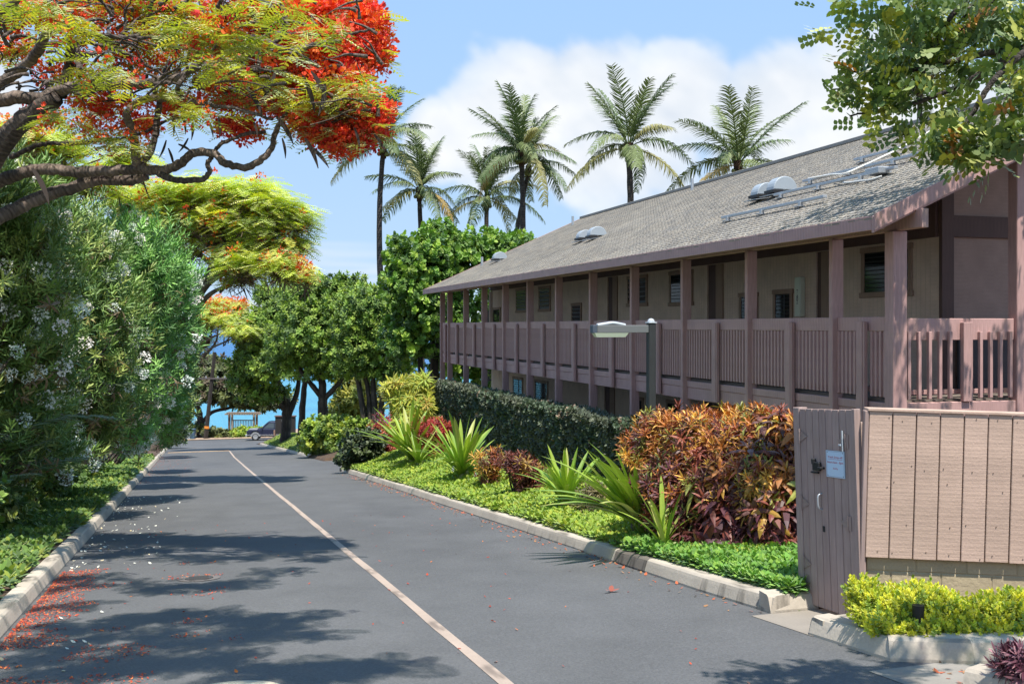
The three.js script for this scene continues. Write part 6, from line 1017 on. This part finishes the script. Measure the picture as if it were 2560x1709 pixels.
  golden('right golden-yellow shrub running out of the picture', G(5.9, 6.3), [blob(2470, 1560, 7.3, 56, 42, 640), blob(2530, 1552, 7.3, 60, 48, 720), blob(2420, 1592, 7.2, 50, 24, 300), blob(2600, 1555, 7.3, 70, 50, 700), blob(2510, 1592, 7.2, 60, 24, 340)]);
  // yellow lady palm clump
  { const b = gp(1030, 31, 1120), t = thing('lady_palm', 'yellow-green clump of fan palm beside the hedge end', 'palm', b), fan = whorl(rng(102), 11, 0.38, 0.04, 0.15, 0.85, 0.02, true, 0.3), R = rng(103), loc = [blob(1000, 975, 33, 36, 28, 120), blob(1045, 965, 33, 38, 26, 130), blob(1020, 1010, 33, 48, 32, 150), blob(1050, 1020, 32.6, 34, 40, 110), blob(1025, 1060, 32.6, 42, 36, 110)].map(([c, r, n]) => [c.clone().sub(b), r, n]);
    dress(t, 'fans', [fan], leafMat(1, 1, 1, 0.45), loc, { shell: 0.5, up: 0.5, out: 0.9, tone: pick([[0.50, 0.50, 0.04, 0.45], [0.33, 0.43, 0.04, 0.42], [0.6, 0.42, 0.06, 0.13]], 0.25) });
    part('canes', merge(loc.flatMap(([c]) => Array.from({ length: 4 }, () => forkTo(R, V((R() - 0.5) * 0.6, 0, (R() - 0.5) * 0.6), c.clone().add(V((R() - 0.5) * 0.6, 0, (R() - 0.5) * 0.6)), 0.02, 0.012, 0.02, 5)))), M.bark, t); }
  // low shrubs under the shade trees, dark shrub at the kerb end, shrubs by the beach
  const hg = [whorl(rng(104), 11, 0.16, 0.09, 0, 1.2, 0.14)], lowS = (name, label, base, blobs, tone, size) => { const t = thing(name, label, 'shrub', base), R = nextR(), loc = blobs.map(([c, r, n]) => [c.clone().sub(base), r, n]); part('stems', merge(loc.flatMap(([c, r]) => Array.from({ length: 5 }, () => forkTo(R, V(c.x + (R() - 0.5) * r[0], -0.05, c.z), c.clone().add(V((R() - 0.5) * r[0], (R() - 0.3) * r[1], 0)), 0.02, 0.01, 0.02, 5)))), M.bark, t); dress(t, 'foliage', hg, leafMat(1, 1, 1, 0.4, { roughness: 0.6 }), loc, { shell: 0.45, tone, size, up: 0.8 }); };
  const lime = pick([[0.30, 0.42, 0.035, 0.5], [0.46, 0.52, 0.05, 0.25], [0.15, 0.25, 0.035, 0.25]], 0.25);
  lowS('low_hedge', 'low bright green shrubs along the lawn island under the trees', gp(840, 50, 1132), [blob(790, 1085, 51, 34, 34, 190), blob(840, 1080, 50, 42, 36, 240), blob(890, 1085, 49, 36, 34, 200), blob(770, 1110, 52, 24, 24, 90), blob(860, 1110, 50, 60, 24, 160)], lime, 1.3);
  const under = pick([[0.13, 0.24, 0.05, 0.5], [0.22, 0.33, 0.06, 0.3], [0.34, 0.38, 0.07, 0.2]], 0.3), bed = (s0, s1) => { const R = rng(Math.round(s0 * 10)), l = []; for (let s = s0; s < s1; s += 0.7) { const g = G(-3.3 + (R() - 0.5) * 0.7, s); l.push([g.clone().add(V(0, 0.35 + R() * 0.3, 0)), [0.6, 0.5 + R() * 0.25, 0.55], 95]); } return l; };
  lowS('understory_shrub', 'leafy undergrowth at the foot of the nearest left oleanders', G(-3.3, 15), bed(11.5, 18.5), under, 0.8);
  lowS('understory_shrub', 'leafy undergrowth below the middle oleanders on the left', G(-3.2, 22), bed(18.5, 26), under, 0.85);
  lowS('understory_shrub', 'leafy undergrowth far down the left bed before the crossing', G(-3.1, 31), bed(26, 38), under, 0.95);
  lowS('dark_shrub', 'dark fern-like shrub where the right kerb ends', gp(905, 34, 1165), [blob(900, 1120, 35, 40, 34, 150), blob(880, 1150, 35, 36, 16, 110), blob(930, 1110, 35, 30, 34, 110)], pick([[0.04, 0.075, 0.03, 0.6], [0.09, 0.13, 0.03, 0.4]], 0.3), 1.0);
  lowS('beach_shrub', 'low beach shrubs left of the gateway', gp(540, 58, 1100).setY(roadY(105)).setX(at(545, 1095, 107).x).setZ(at(545, 1095, 107).z), [blob(535, 1085, 107, 26, 14, 130), blob(570, 1092, 107, 22, 10, 90)], pick([[0.14, 0.17, 0.04, 0.6], [0.22, 0.24, 0.06, 0.4]], 0.25), 2);
  lowS('beach_shrub', 'trimmed bright hedge between the gateway and the car', at(620, 1095, 106).setY(roadY(105)), [blob(600, 1085, 106, 24, 12, 130), blob(640, 1084, 106, 24, 12, 130), blob(680, 1085, 106, 22, 12, 110)], lime, 2);
  lowS('beach_shrub', 'scrub at the left end of the beach verge', at(470, 1095, 108).setY(roadY(107)), [blob(450, 1075, 110, 30, 16, 120), blob(490, 1072, 112, 20, 12, 70)], pick([[0.14, 0.19, 0.04, 0.6], [0.24, 0.27, 0.06, 0.4]], 0.25), 2);
}
// ---------------------------------------------------------------- fallen petals and leaves
{
  const petal = new GB(); leaf2(petal, V(0, 0, 0), V(0, 0, 1), V(1, 0, 0), 0.05, 0.032, -0.25); const pg = petal.build(), R = rng(202), red = [], white = [], c = new THREE.Color();
  const put = (list, x, s, tone, k) => { const p = V(x, roadY(s) + 0.006, -s), q = new THREE.Quaternion().setFromEuler(new THREE.Euler((R() - 0.5) * 0.5 - Math.atan(SLOPE), R() * 6.28, (R() - 0.5) * 0.5, 'YXZ')); list.push([p, q, k * (0.6 + R() * 0.7), tone(p, R, c).clone()]); };
  const rt = pick([[0.50, 0.06, 0.015, 0.45], [0.28, 0.035, 0.015, 0.35], [0.62, 0.17, 0.03, 0.2]], 0.25), wt = pick([[0.75, 0.74, 0.62, 0.7], [0.6, 0.5, 0.3, 0.3]], 0.1);
  for (let k = 0; k < 13000; k++) { const x = -1.46 + Math.pow(R(), 1.7) * 1.9, s = 5.5 + R() * 8.2; if (fbm(x * 1.6 + 7, s * 2.4, 3, 6) < 0.52 + 0.10 * (x + 1.4) / 1.9) continue; put(red, x, s, rt, 0.42); }
  for (let k = 0; k < 160; k++) put(red, -1.4 + R() * 5.8, 5.2 + R() * 14, rt, 0.65);
  for (let k = 0; k < 800; k++) put(red, -1.45 + Math.pow(R(), 2) * 1.6, 34 + R() * 30, pick([[0.35, 0.07, 0.03, 0.6], [0.22, 0.09, 0.05, 0.4]], 0.3), 0.7);
  for (let k = 0; k < 500; k++) { const s = 7.7 + Math.pow(R(), 0.9) * 26; put(red, kerbR(s) - 0.02 - Math.pow(R(), 2) * 0.35, s, pick([[0.45, 0.10, 0.03, 0.6], [0.3, 0.15, 0.06, 0.4]], 0.3), 0.8); }
  for (let k = 0; k < 90; k++) put(red, 4.6 + R() * 1.6, 5.25 + R() * 0.3, pick([[0.45, 0.10, 0.03, 0.6], [0.3, 0.15, 0.06, 0.4]], 0.3), 0.8);
  for (let k = 0; k < 210; k++) put(white, -1.46 + Math.pow(R(), 1.8) * 1.3, 13.5 + R() * 14, wt, 0.9);
  for (let k = 0; k < 14; k++) put(white, -1.4 + R() * 0.8, 8 + R() * 4, wt, 0.9);
  tag(instances('fallen_petals', pg, leafMat(1, 1, 1, 0.2), red), 'red petals fallen along both kerbs', 'petals'); tag(instances('fallen_petals', pg, leafMat(1, 1, 1, 0.2), white), 'white petals fallen below the oleanders', 'petals');
  solo('fallen_leaf', 'single curled brown leaf lying on the right lane', 'leaf', whorl(rng(205), 3, 0.10, 0.05, 0.3, 0.8, 0), leafMat(0.30, 0.08, 0.05, 0.2), onRoad(1527, 1478, 0.01));
}
renderer.render(scene, camera);
